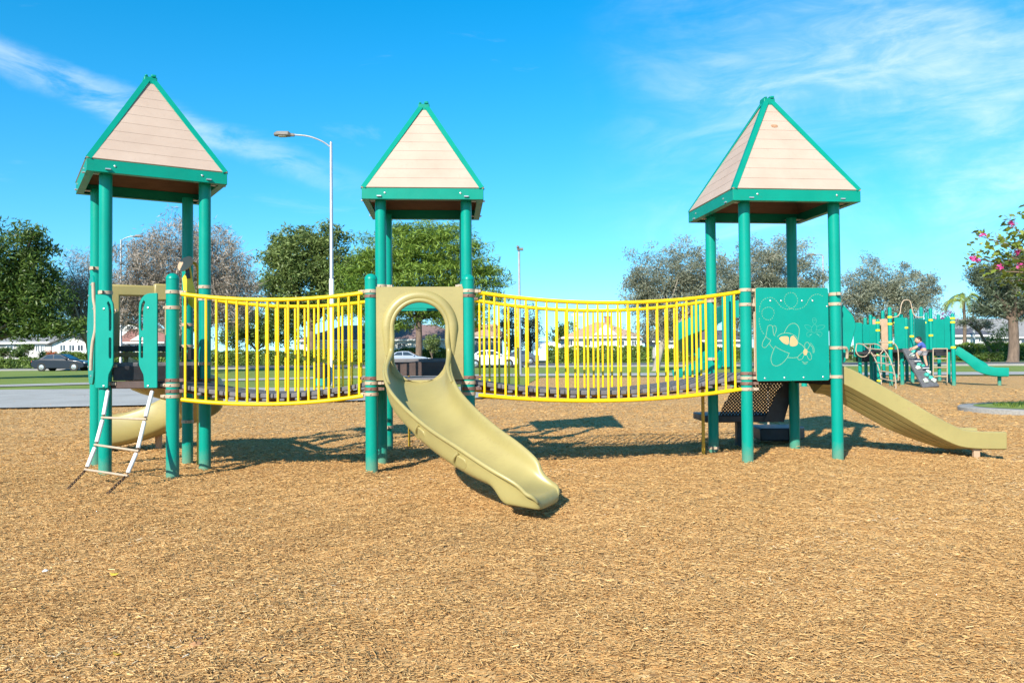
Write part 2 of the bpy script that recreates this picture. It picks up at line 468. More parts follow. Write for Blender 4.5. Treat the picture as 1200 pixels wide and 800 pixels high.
# ------------------------------------------------------------------ the setting: ground sheets
def sheet(name, outline, mat, lift, step=1.5, kind='structure'):
    """flat outline draped over the terrain"""
    import bmesh
    bm = bmesh.new()
    f = bm.faces.new([bm.verts.new((x, y, 0)) for x, y in outline])
    ys = [p[1] for p in outline]; y = min(ys) + step
    while y < max(ys):
        bmesh.ops.bisect_plane(bm, geom=bm.verts[:] + bm.edges[:] + bm.faces[:], plane_co=(0, y, 0), plane_no=(0, 1, 0))
        y += step if y < 60 else step * 6
    for v in bm.verts: v.co.z = zg(v.co.y) + lift
    bmesh.ops.recalc_face_normals(bm, faces=bm.faces)
    me = bpy.data.meshes.new(name); bm.to_mesh(me); bm.free()
    if me.polygons and me.polygons[0].normal.z < 0: me.flip_normals()
    me.materials.append(mat); me.shade_smooth()
    o = bpy.data.objects.new(name, me); COL.objects.link(o)
    return tag(o, kind=kind)

POST_SPOTS = [(-4.19, 8.49), (-3.36, 9.0), (-3.88, 9.83), (-4.71, 9.32), (-3.435, 8.33), (-1.45, 8.48), (-.452, 8.557), (-1.51, 9.48), (-.52, 9.55), (-.6, 10.54), (-1.58, 10.47), (2.59, 9.12), (3.64, 9.24), (3.52, 10.29), (2.47, 10.17)]
# the bark ground itself: a fine grid near the camera with low heaps and hollows
def hump(x, y):
    h = .011 * math.sin(x * 7.1 + 2.1 * math.sin(y * 2.3)) * math.sin(y * 6.3 + 1.7 * math.sin(x * 1.9)) + .007 * math.sin(x * 13.3 + y * 3.1 + 2 * math.sin(y * 4)) * math.sin(y * 11.7 - x * 2.7)
    h -= .075 * math.exp(-((x - .42) ** 2 + (y - 6.25) ** 2) / .18) - .03 * math.exp(-((x - .75) ** 2 + (y - 5.75) ** 2) / .12)
    h -= .05 * math.exp(-((x - 5.85) ** 2 + (y - 9.7) ** 2) / .25) + .035 * math.exp(-((x + 3.9) ** 2 + (y - 7.4) ** 2) / .5)
    if 7.9 < y < 11:
        for i, (px, py) in enumerate(POST_SPOTS):
            d2 = (x - px) ** 2 + (y - py) ** 2
            if d2 < .25: h += (.030, .018, -.022, .026, .022)[i % 5] * math.exp(-d2 / .035)
    return h * min(1, max(0, (y + 3) / 4)) + (.016 * math.sin(x * 1.3 + .7 * math.sin(y * .9)) * math.sin(y * 1.1 + .5) + .009 * math.sin(x * 3.1 + y * 1.7) + .006 * math.sin(x * 5.3 - y * 4.1 + 1)) * min(1, max(0, (y + 3) / 4))
def gridmesh(xs, ys, fn, mat, name):
    me = bpy.data.meshes.new(name)
    vs = [(x, y, fn(x, y)) for y in ys for x in xs]; n = len(xs)
    fs = [(j * n + i, j * n + i + 1, (j + 1) * n + i + 1, (j + 1) * n + i) for j in range(len(ys) - 1) for i in range(n - 1)]
    me.from_pydata(vs, [], fs); me.materials.append(mat); me.shade_smooth()
    o = bpy.data.objects.new(name, me); COL.objects.link(o); return tag(o, kind='structure')
def fall(y): return 1.0 if y < 13 else max(0, 1 - (y - 13) / 5)
xs = [-60, -40, -25, -18] + [-14 + .15 * i for i in range(187)] + [18, 25, 40, 60]
ys = [-20, -8, -3] + [0 + .15 * i for i in range(121)] + [19 + i for i in range(0, 28)]
gridmesh(xs, ys, lambda x, y: zg(y) + hump(x, y) * fall(y) * (1 if abs(x) < 15 else 0), M['mulch'], 'bark_ground')
# land beyond, out to the horizon
gy = [46, 60, 80, 100, 130, 200, 400, 1200, 2500]
gridmesh([-2500, -600, -200, -80, 0, 80, 200, 600, 2500], gy, lambda x, y: zg(min(y, 130)) - .02, M['earth'], 'land')
sheet('lawn', [(-90, 19.5), (-31, 20.2), (-30.5, 31), (-12, 31), (.3, 29.6), (.6, 33), (1.4, 41), (8, 40.5), (22, 37.5), (60, 35), (100, 34), (100, 92), (-90, 92)], M['lawn'], .02, 2)
conc = sheet('concrete_plaza', [(-30, 20.6), (-12, 19.9), (-6, 21.2), (.15, 22.7), (.3, 29.6), (-12, 31), (-30, 31)], M['concrete'], .045)
sheet('path', [(-60, 22), (-29, 29.5), (-21, 34), (-14.5, 38.5), (-7, 42), (1, 42.4), (8, 41), (22, 38), (60, 35.4), (60, 39.5), (22, 43), (8, 46.5), (0, 47.2), (-8, 46), (-15.5, 41.5), (-22.5, 36.5), (-29.5, 32), (-60, 24)], M['concrete'], .05)
road = sheet('road', [(-120, 78), (-30, 73), (0, 70), (20, 65), (45, 54), (90, 48), (90, 64), (45, 73), (20, 86), (0, 91), (-30, 92), (-120, 96)], M['asphalt'], .03, 3)
k = MB()
edge = [(-120, 77.7), (-30, 72.7), (0, 69.7), (20, 64.7), (45, 53.7), (90, 47.7)]
for a, b in zip(edge, edge[1:]):
    d = Vector((b[0] - a[0], b[1] - a[1], 0)); L = d.length; d.normalize(); nn = Vector((-d.y, d.x, 0))
    m = Vector(((a[0] + b[0]) / 2, (a[1] + b[1]) / 2, 0)); m.z = zg(m.y) + .07
    rot = Matrix((d, nn, Vector((0, 0, 1)))).transposed()
    k.box(m, (L + .1, .3, .16), rot)
tag(obj('road_kerb', k, M['kerb'], bevel=.02), kind='structure')
# white concrete nosing where the plaza meets the bark
# the grass island with its concrete kerb on the right
kp = smooth_path([(16, 13.9), (11.9, 14.6), (10.1, 15.3), (9.25, 16.4), (9.7, 17.4), (11.2, 17.9), (13.5, 18.1), (16, 18.3)], 8)
ring = MB(); w_ = .42
fr = []
for i, p in enumerate(kp):
    d = kp[min(i + 1, len(kp) - 1)] - kp[max(i - 1, 0)]; d = d / np.linalg.norm(d); nrm = Vector((-d[1], d[0], 0))
    fr.append((Vector((p[0], p[1], zg(p[1]) - .1)), nrm, Vector((0, 0, 1))))
ring.sweep(fr, lambda i: [(-.17, 0), (.17, 0), (.17, .175), (.14, .195), (-.14, .195), (-.17, .175)])
tag(obj('island_kerb', ring, M['kerb'], angle=50), kind='structure')
sheet('island_lawn', [(p[0] , p[1]) for p in [np.array(q) + (np.array([13.5, 16.3]) - np.array(q)) * .03 for q in kp]] + [(19, 18.6), (19, 13.6)], M['lawn'], .10, .6)

# loose wood chips lying on the ground: real little slivers, dense near the camera
def wood_chips():
    rng = np.random.default_rng(7)
    P = []
    for (y0, y1, dens, L0) in ((1.9, 4.2, 9500, .74), (4.2, 6.5, 6000, .82), (6.5, 9.5, 2800, .95), (9.5, 13, 900, 1.25), (13, 19, 230, 1.6), (19, 26, 50, 2.2)):
        hw1 = y1 * .84 + .8
        n = int((y1 - y0) * 2 * hw1 * dens)
        y = rng.uniform(y0, y1, n); x = rng.uniform(-hw1, hw1, n)
        k = np.abs(x) < y * .84 + .7 - rng.random(n) ** 2 * 1.2
        P.append(np.stack([x[k], y[k], np.full(k.sum(), L0)], 1))
    P = np.concatenate(P); n = len(P)
    L = rng.lognormal(math.log(.030), .36, n).clip(.012, .062) * P[:, 2] / 2
    W = (rng.lognormal(math.log(.0078), .36, n)).clip(.003, .02) * P[:, 2] / 2
    T = W * rng.uniform(.35, .8, n)
    a = rng.uniform(0, 2 * np.pi, n); tilt = rng.normal(0, .17, n); roll = rng.uniform(-.9, .9, n)
    d = np.stack([np.cos(a) * np.cos(tilt), np.sin(a) * np.cos(tilt), np.sin(tilt)], 1)
    s0 = np.stack([-np.sin(a), np.cos(a), np.zeros(n)], 1); u0 = np.cross(d, s0)
    s1 = s0 * np.cos(roll)[:, None] + u0 * np.sin(roll)[:, None]; u1 = np.cross(d, s1)
    z = np.array([zg(q) + hump(p, q) * fall(q) for p, q in P[:, :2]])
    c = np.stack([P[:, 0], P[:, 1], z + T * .4 + np.abs(np.sin(tilt)) * L * .6 + rng.uniform(0, .010, n)], 1)
    e1 = rng.uniform(.25, 1, n)[:, None]; e2 = rng.uniform(.25, 1, n)[:, None]
    L, W, T = L[:, None], W[:, None], T[:, None]
    bend = u1 * (L * rng.normal(0, .18, n)[:, None])
    # three-cornered slivers: 6 corners, 3 long sides, the two ends left as a ragged quad each
    v = np.stack([c + d * L + s1 * W * e1 + bend, c + d * L - s1 * W * e1 * .7 + bend, c + d * L * .9 + u1 * T + bend,
                  c - d * L + s1 * W * e2 + bend, c - d * L - s1 * W * e2 * .7 + bend, c - d * L * .9 + u1 * T + bend], 1)
    q = np.array([[0, 3, 5, 2], [2, 5, 4, 1], [1, 4, 3, 0]])
    quads = (np.arange(n)[:, None, None] * 6 + q[None]).reshape(-1, 4)
    val = rng.beta(2.6, 2.0, n); val[rng.random(n) < .018] = .02
    X, Y = P[:, 0], P[:, 1]
    patch = np.sin(X * 1.1 + 1.3 * np.sin(Y * .8)) * np.sin(Y * 1.5 + .9 * np.sin(X * 1.7)) * .6 + np.sin(X * 3.3 + Y * 2.1 + np.sin(X * 2)) * np.sin(Y * 3.9 - X) * .4
    val = np.clip(val + .12 * patch - .05, 0, 1)
    o = fast_mesh('wood_chips', v.reshape(-1, 3), quads, np.repeat(val, 3), M['chip'])
    tag(o, 'loose golden brown wood chips covering the playground', 'wood chips', kind='stuff')
    return n
wood_chips()

def grass_patch(name, pts, n, h, mat, label, seed=3):
    rng = np.random.default_rng(seed); pts = np.array(pts)
    x0, y0 = pts.min(0); x1, y1 = pts.max(0)
    X = rng.uniform(x0, x1, n * 3); Y = rng.uniform(y0, y1, n * 3)
    ins = np.zeros(len(X), bool)
    for i in range(len(pts)):
        a, b = pts[i], pts[i - 1]
        c = (a[1] > Y) != (b[1] > Y)
        with np.errstate(divide='ignore', invalid='ignore'):
            ins ^= c & (X < (b[0] - a[0]) * (Y - a[1]) / (b[1] - a[1]) + a[0])
    X, Y = X[ins][:n], Y[ins][:n]; n = len(X)
    a = rng.uniform(0, 2 * np.pi, n); hh = h * rng.uniform(.4, 1.2, n); ww = h * .10
    z = np.array([zg(y) for y in Y]) + .10
    c = np.stack([X, Y, z], 1); s = np.stack([np.cos(a), np.sin(a), a * 0], 1) * ww
    lean = np.stack([rng.normal(0, .4, n), rng.normal(0, .4, n), np.ones(n)], 1) * hh[:, None]
    v = np.stack([c - s, c + s, c + lean + s * .2, c + lean - s * .2], 1)
    o = fast_mesh(name, v.reshape(-1, 3), np.arange(n * 4).reshape(-1, 4), rng.random(n), mat)
    return tag(o, label, 'grass', kind='stuff')
ip = [(p[0], p[1]) for p in [np.array(q) + (np.array([13.5, 16.3]) - np.array(q)) * .12 for q in kp]]
grass_patch('grass', ip, 9000, .07, M['blade'], 'short green grass growing inside the kerbed island')

# small odds and ends on the bark
rng = random.Random(5)
def pebble(name, px, py, r, mat, label, cat, flat=.5):
    p = gp(px, py); m = MB()
    m.lathe(p + Vector((0, 0, .012)), [(.1 * r, -r * flat), (.8 * r, -r * flat * .6), (r, 0), (.75 * r, r * flat * .6), (.12 * r, r * flat)], 9)
    m.v = [tuple(Vector(v) + Vector((rng.uniform(-1, 1), rng.uniform(-1, 1), rng.uniform(-1, 1))) * r * .15) for v in m.v]
    o = obj(name, m, mat, angle=20); tag(o, label, cat); return o
pebble('stone', 229, 759, .033, M['stone'], 'orange brown flat stone lying on the wood chips', 'stone', .35)
pebble('paper_scrap', 53, 671, .016, M['scrap'], 'tiny crumpled white scrap on the wood chips', 'litter')

a_, b_ = gp(296, 782), gp(318, 773); m = MB(); m.tube(smooth_path([Vector(a_) + Vector((0, 0, .012)), Vector(a_).lerp(b_, .5) + Vector((.004, .01, .020)), Vector(b_) + Vector((0, 0, .014))], 4), [.004, .005, .006, .006, .0055, .005, .005, .004, .003], 6)
tag(obj('stick', m, simple('dark_stick', (.10, .055, .04), .9)), 'thin dark stick lying on the wood chips near the front', 'stick')
for k, (x, y, c) in enumerate(((134, 676, 'yellow'), (247, 659, 'yellow'), (137, 771, 'yellow'), (236, 752, 'brown'))):
    p = gp(x, y) + Vector((0, 0, .014)); m = MB(); a = k * 1.3; q = []
    for i in range(10):
        t = 2 * math.pi * i / 10; u, v = .024 * math.cos(t), .010 * math.sin(t) * (1 - .5 * math.cos(t)); q.append(p + Vector((u * math.cos(a) - v * math.sin(a), u * math.sin(a) + v * math.cos(a), .010 * math.cos(t) ** 2 + .3 * v)))
    m.add(q + [w - Vector((0, 0, .0015)) for w in q], [tuple(range(10)), tuple(range(19, 9, -1))] + [(i, (i + 1) % 10, 10 + (i + 1) % 10, 10 + i) for i in range(10)])
    tag(obj('fallen_leaf', m, simple('fallen_%s_leaf' % c, (.62, .46, .05) if c == 'yellow' else (.16, .09, .06), .7)), ['small yellow leaf on the chips nearest the white scrap', 'small yellow leaf on the chips farthest from the camera', 'small yellow leaf on the chips nearest the camera', 'curled dark brown leaf beside the orange brown stone'][k], 'leaf', 'fallen leaves on the wood chips')

# ------------------------------------------------------------------ the play structure
PLAY = thing('play_structure', 'large green, yellow and tan play structure with three roofed towers joined by two bridges', 'play structure', (-.5, 9.3, 0))
PR = .0635
POSTS = {}
def gz(x, y): return zg(y) + hump(x, y) * fall(y)
def zpx(py, X, Y):
    """height at which a point at (X, Y) shows on photograph row py"""
    lo, hi = -1., 6.
    f = lambda z: proj_y(X, Y, z)
    for _ in range(40):
        m = (lo + hi) / 2
        if f(m) > py: lo = m
        else: hi = m
    return lo
def proj_y(X, Y, Z):
    Z -= EYE
    yc = Y * math.cos(TILT) + Z * math.sin(TILT); zc = -Y * math.sin(TILT) + Z * math.cos(TILT)
    u, v = F_PX * X / yc, -F_PX * zc / yc
    return 400 + math.sin(ROLL) * u + math.cos(ROLL) * v

def post(xy, top, dome=True, clamps=(), r=PR):
    """clamps: (height, 'tan'|'brown', ear direction or None)"""
    x, y = xy; g = gz(x, y) - .08
    m = MB()
    prof = [(r, g), (r, top - (r if dome else 0))]
    if dome: prof += [(r * 1.04, top - r), (r * 1.04, top - r * .9)] + [(r * 1.02 * math.cos(a), top - r * .9 + r * .9 * math.sin(a)) for a in (R(20), R(40), R(60), R(78), R(87))]
    m.lathe((x, y, 0), prof, 28)
    o = obj('post', m, M['post'], PLAY, angle=50)
    POSTS[(round(x, 2), round(y, 2))] = o
    for cz, col, ear in clamps: clamp(o, xy, cz, col, ear)
    return o

def clamp(o, xy, z, col='tan', ear=None, r=PR):
    m = MB(); x, y = xy
    h = .034
    m.lathe((x, y, z), [(r + .001, -h / 2), (r + .007, -h / 2), (r + .007, h / 2), (r + .001, h / 2)], 24)
    e = Vector((ear[0], ear[1], 0)).normalized() if ear else Vector((0, -1, 0))
    rot = Matrix((e, Vector((-e.y, e.x, 0)), Vector((0, 0, 1)))).transposed()
    c = Vector((x, y, z)) + e * (r + .022)
    m.box(c, (.040, .034, h * .96), rot)
    if ear:
        m.box(c + e * .030, (.030, .022, h * .8), rot)
    m.lathe(c - Vector((e.y, -e.x, 0)) * .017 , [(.010, 0), (.010, .008), (.006, .011)], 8, axis=(-e.y, e.x, 0) if e.x < 0 else (e.y, -e.x, 0))
    # a bolt on the face towards the front
    m.lathe((x, y - r - .006, z), [(.009, 0), (.009, .007), (.005, .010)], 8, axis=(0, -1, 0))
    return obj('clamp', m, M[col], o, angle=40)

def frame_of(tower):
    x, y, r = tower[:3]; c, s = math.cos(r), math.sin(r)
    return lambda a, b: (x + c * a - s * b, y + s * a + c * b)
T_L = (-4.034, 9.159, .556, .98, .978, 3.107, 4.351, .195)
T_C = (-1.052, 10.01, .077, .987, .992, 3.004, 4.288, .197)
T_R = (3.055, 9.708, .115, 1.05, 1.055, 2.878, 4.22, .209)
def corners(T, k=0):
    f = frame_of(T); hx, hy = T[3] / 2 + k, T[4] / 2 + k
    return [f(-hx, -hy), f(hx, -hy), f(hx, hy), f(-hx, hy)]
A, D, E_, B = corners(T_L); C = (-3.435, 8.33)
FL, FR, BR, BL = corners(T_C); F1 = (-1.45, 8.48); F2 = (-.452, 8.557)
GL, GR, GBR, GBL = corners(T_R)

def roof(T, label=None, stain=False):
    f = frame_of(T); hx, hy = T[3] / 2 + T[7], T[4] / 2 + T[7]; ze, za = T[5], T[6]
    fh = .118
    # four planked faces; every plank laps a little over the one below
    m = MB(); so = MB(); n = 9; z0, z1 = ze + fh + .004, za - .06; top = .045
    for side in range(4):
        a = side * math.pi / 2; ca, sa = math.cos(a), math.sin(a)
        H = hy if side % 2 == 0 else hx; W = hx if side % 2 == 0 else hy
        def P(u, t, out=0.):
            w = W * (1 - t) + top * t; d = H * (1 - t) + top * t
            lx, ly = u * w, -(d + out * .8)
            x, y = ca * lx - sa * ly, sa * lx + ca * ly
            return Vector((*f(x, y), z0 + (z1 - z0) * t + out * .6))
        for i in range(n):
            t0, t1 = i / n * 1.0, (i + 1) / n
            if i == 0: t0 = 0
            # plank n: outer face, lower lip and underside
            o0, o1, th = .0100, .0088, .022
            g = .0007
            vs = [P(-1, t0 + g, o0), P(1, t0 + g, o0), P(1, t1 - g, o1), P(-1, t1 - g, o1), P(-1, t0 + g, o0 - th), P(1, t0 + g, o0 - th), P(1, t1 - g, o1 - th), P(-1, t1 - g, o1 - th)]
            m.add(vs, [(0, 1, 2, 3), (7, 6, 5, 4), (0, 4, 5, 1), (3, 2, 6, 7), (0, 3, 7, 4), (1, 5, 6, 2)])
            # backing so that no light leaks through the joints
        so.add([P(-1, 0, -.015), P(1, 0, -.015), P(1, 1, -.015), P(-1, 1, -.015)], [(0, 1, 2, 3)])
    o = obj('roof', m, M['roof'], PLAY, angle=20)
    if label: o['label'] = label
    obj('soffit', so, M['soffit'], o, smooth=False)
    # green rim
    m = MB()
    for side in range(4):
        a = side * math.pi / 2; ca, sa = math.cos(a), math.sin(a)
        H = hy if side % 2 == 0 else hx; W = hx if side % 2 == 0 else hy
        th = .03; q = []
        for (d, z) in ((H, ze), (H, ze + fh), (H - th, ze + fh), (H - th, ze), (H - .075, ze), (H - .075, ze - .006), (H, ze - .006)):
            q.append((d, z))
        ends = []
        for u in (-1, 1):
            for d, z in q:
                w = W - (H - d) - .0008
                lx, ly = u * w, -d
                ends.append(Vector((*f(ca * lx - sa * ly, sa * lx + ca * ly), z)))
        k = len(q)
        m.add(ends, [tuple(range(k)), tuple(range(2 * k - 1, k - 1, -1))] + [(i, (i + 1) % k, k + (i + 1) % k, k + i) for i in range(k)])
    fa = obj('fascia', m, M['fascia'], o, bevel=.004)
    # hip trims
    for sx, sy in ((-1, -1), (1, -1), (1, 1), (-1, 1)):
        m = MB()
        p0 = Vector((*f(sx * (hx - .01), sy * (hy - .01)), z0 + .002)); p1 = Vector((*f(sx * top, sy * top), z1 + .02))
        d = (p1 - p0).normalized(); outw = Vector((*f(sx, sy), 0)) - Vector((*f(0, 0), 0)); outw.normalize()
        n1 = (outw - d * outw.dot(d)).normalized(); s1 = d.cross(n1)
        # a folded strip sitting on the hip
        prof = [(-.042, -.010), (0, .026), (.042, -.010), (.040, -.018), (0, .016), (-.040, -.018)]
        m.sweep([(p0, s1, n1), (p1, s1, n1)], lambda i: prof)
        obj('hip_trim', m, M['fascia'], o, angle=30)
    # cap
    m = MB(); z = za - .105; r_ = .068
    cz = [Vector((*f(x, y), zz)) for zz in (z, za) for x, y in ((-r_, -r_), (r_, -r_), (r_, r_), (-r_, r_))]
    m.add(cz, [(0, 1, 5, 4), (1, 2, 6, 5), (2, 3, 7, 6), (3, 0, 4, 7), (4, 5, 6, 7), (3, 2, 1, 0)])
    rot = Matrix.Rotation(T[2], 3, 'Z')
    m.box((*f(.03, 0), za + .012), (.05, .16, .03), rot); m.box((*f(-.045, 0), za + .008), (.03, .15, .022), rot)
    obj('roof_cap', m, M['fascia'], o, bevel=.008)
    for side in range(4):
        a = side * math.pi / 2; ca, sa = math.cos(a), math.sin(a); H = hy if side % 2 == 0 else hx; W = hx if side % 2 == 0 else hy
        for u in (-.62, .62):
            m = MB(); lx, ly = u * W, -H
            nx, ny = f(ca * 0 - sa * -1, sa * 0 + ca * -1); bx, by = f(0, 0)
            m.lathe((*f(ca * lx - sa * ly, sa * lx + ca * ly), ze + fh * .55), [(.011, -.002), (.011, .006), (.006, .009)], 10, axis=(nx - bx, ny - by, 0))
            obj('bolt', m, M['bolt'], fa)
    # brackets between posts and rim
    for sx, sy in ((-1, -1), (1, -1), (1, 1), (-1, 1)):
        m = MB()
        p = Vector((*f(sx * (T[3] / 2 + .11), sy * (T[4] / 2)), ze + .012)); m.box(p, (.22, .05, .012), rot)
        p = Vector((*f(sx * (T[3] / 2), sy * (T[4] / 2 + .11)), ze + .027)); m.box(p, (.05, .22, .012), rot)
        obj('bracket', m, M['galv'], o)
    return o
roof(T_L, 'tan planked pyramid roof turned with its corner to the left')
roof(T_C, 'tan planked pyramid roof above the winding slide')
r3 = roof(T_R, 'tan planked pyramid roof with a round brown patch near its top')
# the weathered patch near the top of the right roof: a thin blotch lying on the plank
f3 = frame_of(T_R); m = MB(); ol = []
for i in range(14):
    a = 2 * math.pi * i / 14; ol.append((.040 * math.cos(a) * (1 + .12 * math.sin(3 * a)), .026 * math.sin(a) * (1 + .15 * math.cos(2 * a))))
hyy = T_R[4] / 2 + T_R[7]; tt = .715; z0_, z1_ = T_R[5] + .122, T_R[6] - .06
ez = Vector((*f3(0, -1), 0)) - Vector((*f3(0, 0), 0)); ex = Vector((*f3(1, 0), 0)) - Vector((*f3(0, 0), 0))
sl_ = (Vector((0, 0, z1_ - z0_)) - ez * (hyy - .045)).normalized(); nn_ = ex.cross(sl_)
if nn_.dot(ez) < 0: nn_ = -nn_
pc = Vector((*f3(-.03, -(hyy * (1 - tt) + .045 * tt)), z0_ + (z1_ - z0_) * tt)) + nn_ * .0135
m.prism(ol, pc, ex, sl_, nn_, .003)
obj('worn_patch', m, simple('worn_brown_patch', (.33, .18, .10), .8, var=.3, scale=40), r3)

def ze(px_list, xy, col): return [(zpx(p, *xy), col, None) for p in px_list]
dirn = lambda a, b: (b[0] - a[0], b[1] - a[1])
TOPL, TOPC, TOPR = T_L[5] + .03, T_C[5] + .03, T_R[5] + .03
post(A, TOPL, False, ze([343], A, 'tan') + [(zpx(364, *A), 'tan', dirn(A, C)), (zpx(428.5, *A), 'tan', dirn(A, C)), (zpx(449.5, *A), 'tan', dirn(A, C))])
post(B, TOPL, False, ze([315], B, 'tan') + ze([428], B, 'tan'))
post(C, zpx(320, *C), True, [(zpx(342.3, *C), 'tan', (1, .1)), (zpx(360.5, *C), 'tan', dirn(C, A)), (zpx(445.3, *C), 'brown', (1, .1)), (zpx(451, *C), 'tan', dirn(C, A)), (zpx(458, *C), 'brown', (1, .1)), (zpx(464, *C), 'tan', dirn(C, A))])
post(D, TOPL, False, [(zpx(336.5, *D), 'tan', dirn(D, E_)), (zpx(350.5, *D), 'tan', (1, .2)), (zpx(426, *D), 'tan', None), (zpx(445, *D), 'brown', (1, .2))])
post(E_, TOPL, False, [(zpx(380.5, *E_), 'tan', None), (zpx(405.5, *E_), 'tan', None), (zpx(493.5, *E_), 'tan', dirn(E_, D))])
post(F1, zpx(320.6, *F1), True, [(zpx(341.5, *F1), 'tan', (-1, 0)), (zpx(347, *F1), 'brown', (1, 0)), (zpx(443, *F1), 'brown', (-1, .1)), (zpx(448.5, *F1), 'tan', (1, 0)), (zpx(455.5, *F1), 'brown', (1, .1)), (zpx(461.5, *F1), 'tan', (-1, 0))])
post(F2, zpx(321, *F2), True, [(zpx(341, *F2), 'tan', (1, 0)), (zpx(346.5, *F2), 'brown', (-1, 0)), (zpx(442, *F2), 'brown', (1, .1)), (zpx(448, *F2), 'tan', (-1, 0)), (zpx(455, *F2), 'brown', (1, .1)), (zpx(461, *F2), 'tan', (-1, 0))])
post(FL, TOPC, False, [(zpx(335.5, *FL), 'tan', (1, 0)), (zpx(352, *FL), 'brown', (-1, 0)), (zpx(447, *FL), 'brown', (-1, 0))])
post(FR, TOPC, False, [(zpx(335, *FR), 'tan', (-1, 0)), (zpx(350, *FR), 'brown', (1, 0)), (zpx(446, *FR), 'brown', (1, 0))])
post(BR, TOPC, False, [(zpx(400, *BR), 'tan', None)])
post(BL, TOPC, False, [(zpx(400, *BL), 'tan', None), (zpx(500, *BL), 'tan', None)])
post(GL, TOPR, False, [(zpx(340, *GL), 'tan', (1, 0)), (zpx(357, *GL), 'tan', (1, 0)), (zpx(437.3, *GL), 'brown', (1, 0)), (zpx(442.6, *GL), 'tan', (1, 0)), (zpx(449, *GL), 'brown', (1, 0)), (zpx(455.6, *GL), 'tan', (1, 0))])
post(GR, TOPR, False, [(zpx(344.8, *GR), 'tan', None), (zpx(356.4, *GR), 'tan', (-1, 0)), (zpx(407.5, *GR), 'tan', (1, .2)), (zpx(441.2, *GR), 'tan', (-1, 0))])
post(GBL, TOPR, False, [(zpx(350, *GBL), 'brown', (-1, 0)), (zpx(353, *GBL), 'tan', None), (zpx(420.5, *GBL), 'tan', None), (zpx(524, *GBL), 'tan', None)])
post(GBR, TOPR, False, [(zpx(430, *GBR), 'tan', None)])

# ---- bridges
def lerp(a, b, t): return tuple(p + (q - p) * t for p, q in zip(a, b))
def sag(t): return 4 * t * (1 - t)
def railing(a, b, zt, zb, st, sb, n, inset=(.085, .085)):
    """a railing of two curved tubes with upright bars between post centres a and b; sags are (top, bottom)"""
    L = math.dist(a, b); t0, t1 = inset[0] / L, 1 - inset[1] / L
    P = lambda t, which: Vector((*lerp(a, b, t), (zt[0] + (zt[1] - zt[0]) * t - st * sag(t)) if which else (zb[0] + (zb[1] - zb[0]) * t - sb * sag(t))))
    ts = [t0 + (t1 - t0) * i / 28 for i in range(29)]
    m = MB(); m.tube([P(t, 1) for t in ts], .0215, 14)
    o = obj('bridge_railing', m, M['yellow'], PLAY, angle=50)
    m = MB(); m.tube([P(t, 0) for t in ts], .0215, 14)
    obj('bottom_rail', m, M['yellow'], o, angle=50)
    for i in range(n):
        t = t0 + (t1 - t0) * (.022 + .956 * i / (n - 1))
        m = MB(); m.tube([P(t, 0), P(t, 1)], .0130, 10)
        obj('baluster', m, M['yellow'], o, angle=50)
    return o
railing(C, F1, (1.872, 1.88), (.805, .822), .078, .078, 18)
railing(D, FL, (1.865, 1.872), (.822, .83), .085, .09, 17)
railing(F2, GL, (1.885, 1.905), (.812, .826), .128, .10, 26, (.10, .07))
railing(FR, GBL, (1.875, 1.875), (.83, .86), .13, .11, 25)

def bridge_deck(a0, b0, a1, b1, z0, z1, sg, n):
    """a0-b0 the front edge, a1-b1 the rear edge"""
    chain = MB()
    for e0, e1 in ((a0, b0), (a1, b1)):
        for off in (.0,):
            pts = [Vector((*lerp(e0, e1, t), z0 + (z1 - z0) * t - sg * sag(t) - .075)) for t in [.02 + .96 * i / 20 for i in range(21)]]
            mid = Vector((*lerp(lerp(a0, b0, .5), lerp(a1, b1, .5), .5), 0)); d = (mid - Vector((*lerp(e0, e1, .5), 0))).normalized()
            chain.tube([p + d * .13 for p in pts], .014, 6)
    o = obj('bridge_deck', chain, M['brown'], PLAY)
    for i in range(n):
        t = (i + .5) / n; w = .5 / n * .97
        q = []
        zf = lambda t: z0 + (z1 - z0) * t - sg * sag(t)
        f0, f1 = lerp(a0, b0, t - w), lerp(a0, b0, t + w); r0_, r1_ = lerp(a1, b1, t - w), lerp(a1, b1, t + w)
        ins = .02
        def L2(p, q_, k): return (p[0] + (q_[0] - p[0]) * k, p[1] + (q_[1] - p[1]) * k)
        f0, r0_ = L2(f0, r0_, ins), L2(r0_, f0, ins); f1, r1_ = L2(f1, r1_, ins), L2(r1_, f1, ins)
        za, zb_ = zf(t - w), zf(t + w); th = .048
        vs = [Vector((*f0, za)), Vector((*f1, zb_)), Vector((*r1_, zb_)), Vector((*r0_, za))]
        vs += [v - Vector((0, 0, th)) for v in vs]
        m = MB(); m.add(vs, [(0, 1, 2, 3), (7, 6, 5, 4), (0, 4, 5, 1), (1, 5, 6, 2), (2, 6, 7, 3), (3, 7, 4, 0)])
        # the hanging lug at each end
        for p0, p1 in ((f0, f1), (r0_, r1_)):
            c = Vector((*lerp(p0, p1, .5), (za + zb_) / 2 - th - .018)); m.box(c, (math.dist(f0, f1) * .40, .03, .030))
        obj('tread', m, M['deckgrey'], o, bevel=.010, segs=2)
    # a grooved line across each tread lies in its own mesh
    return o
bridge_deck(C, F1, D, FL, .965, .965, .125, 12)
bridge_deck(F2, GL, FR, GBL, .965, .985, .15, 18)

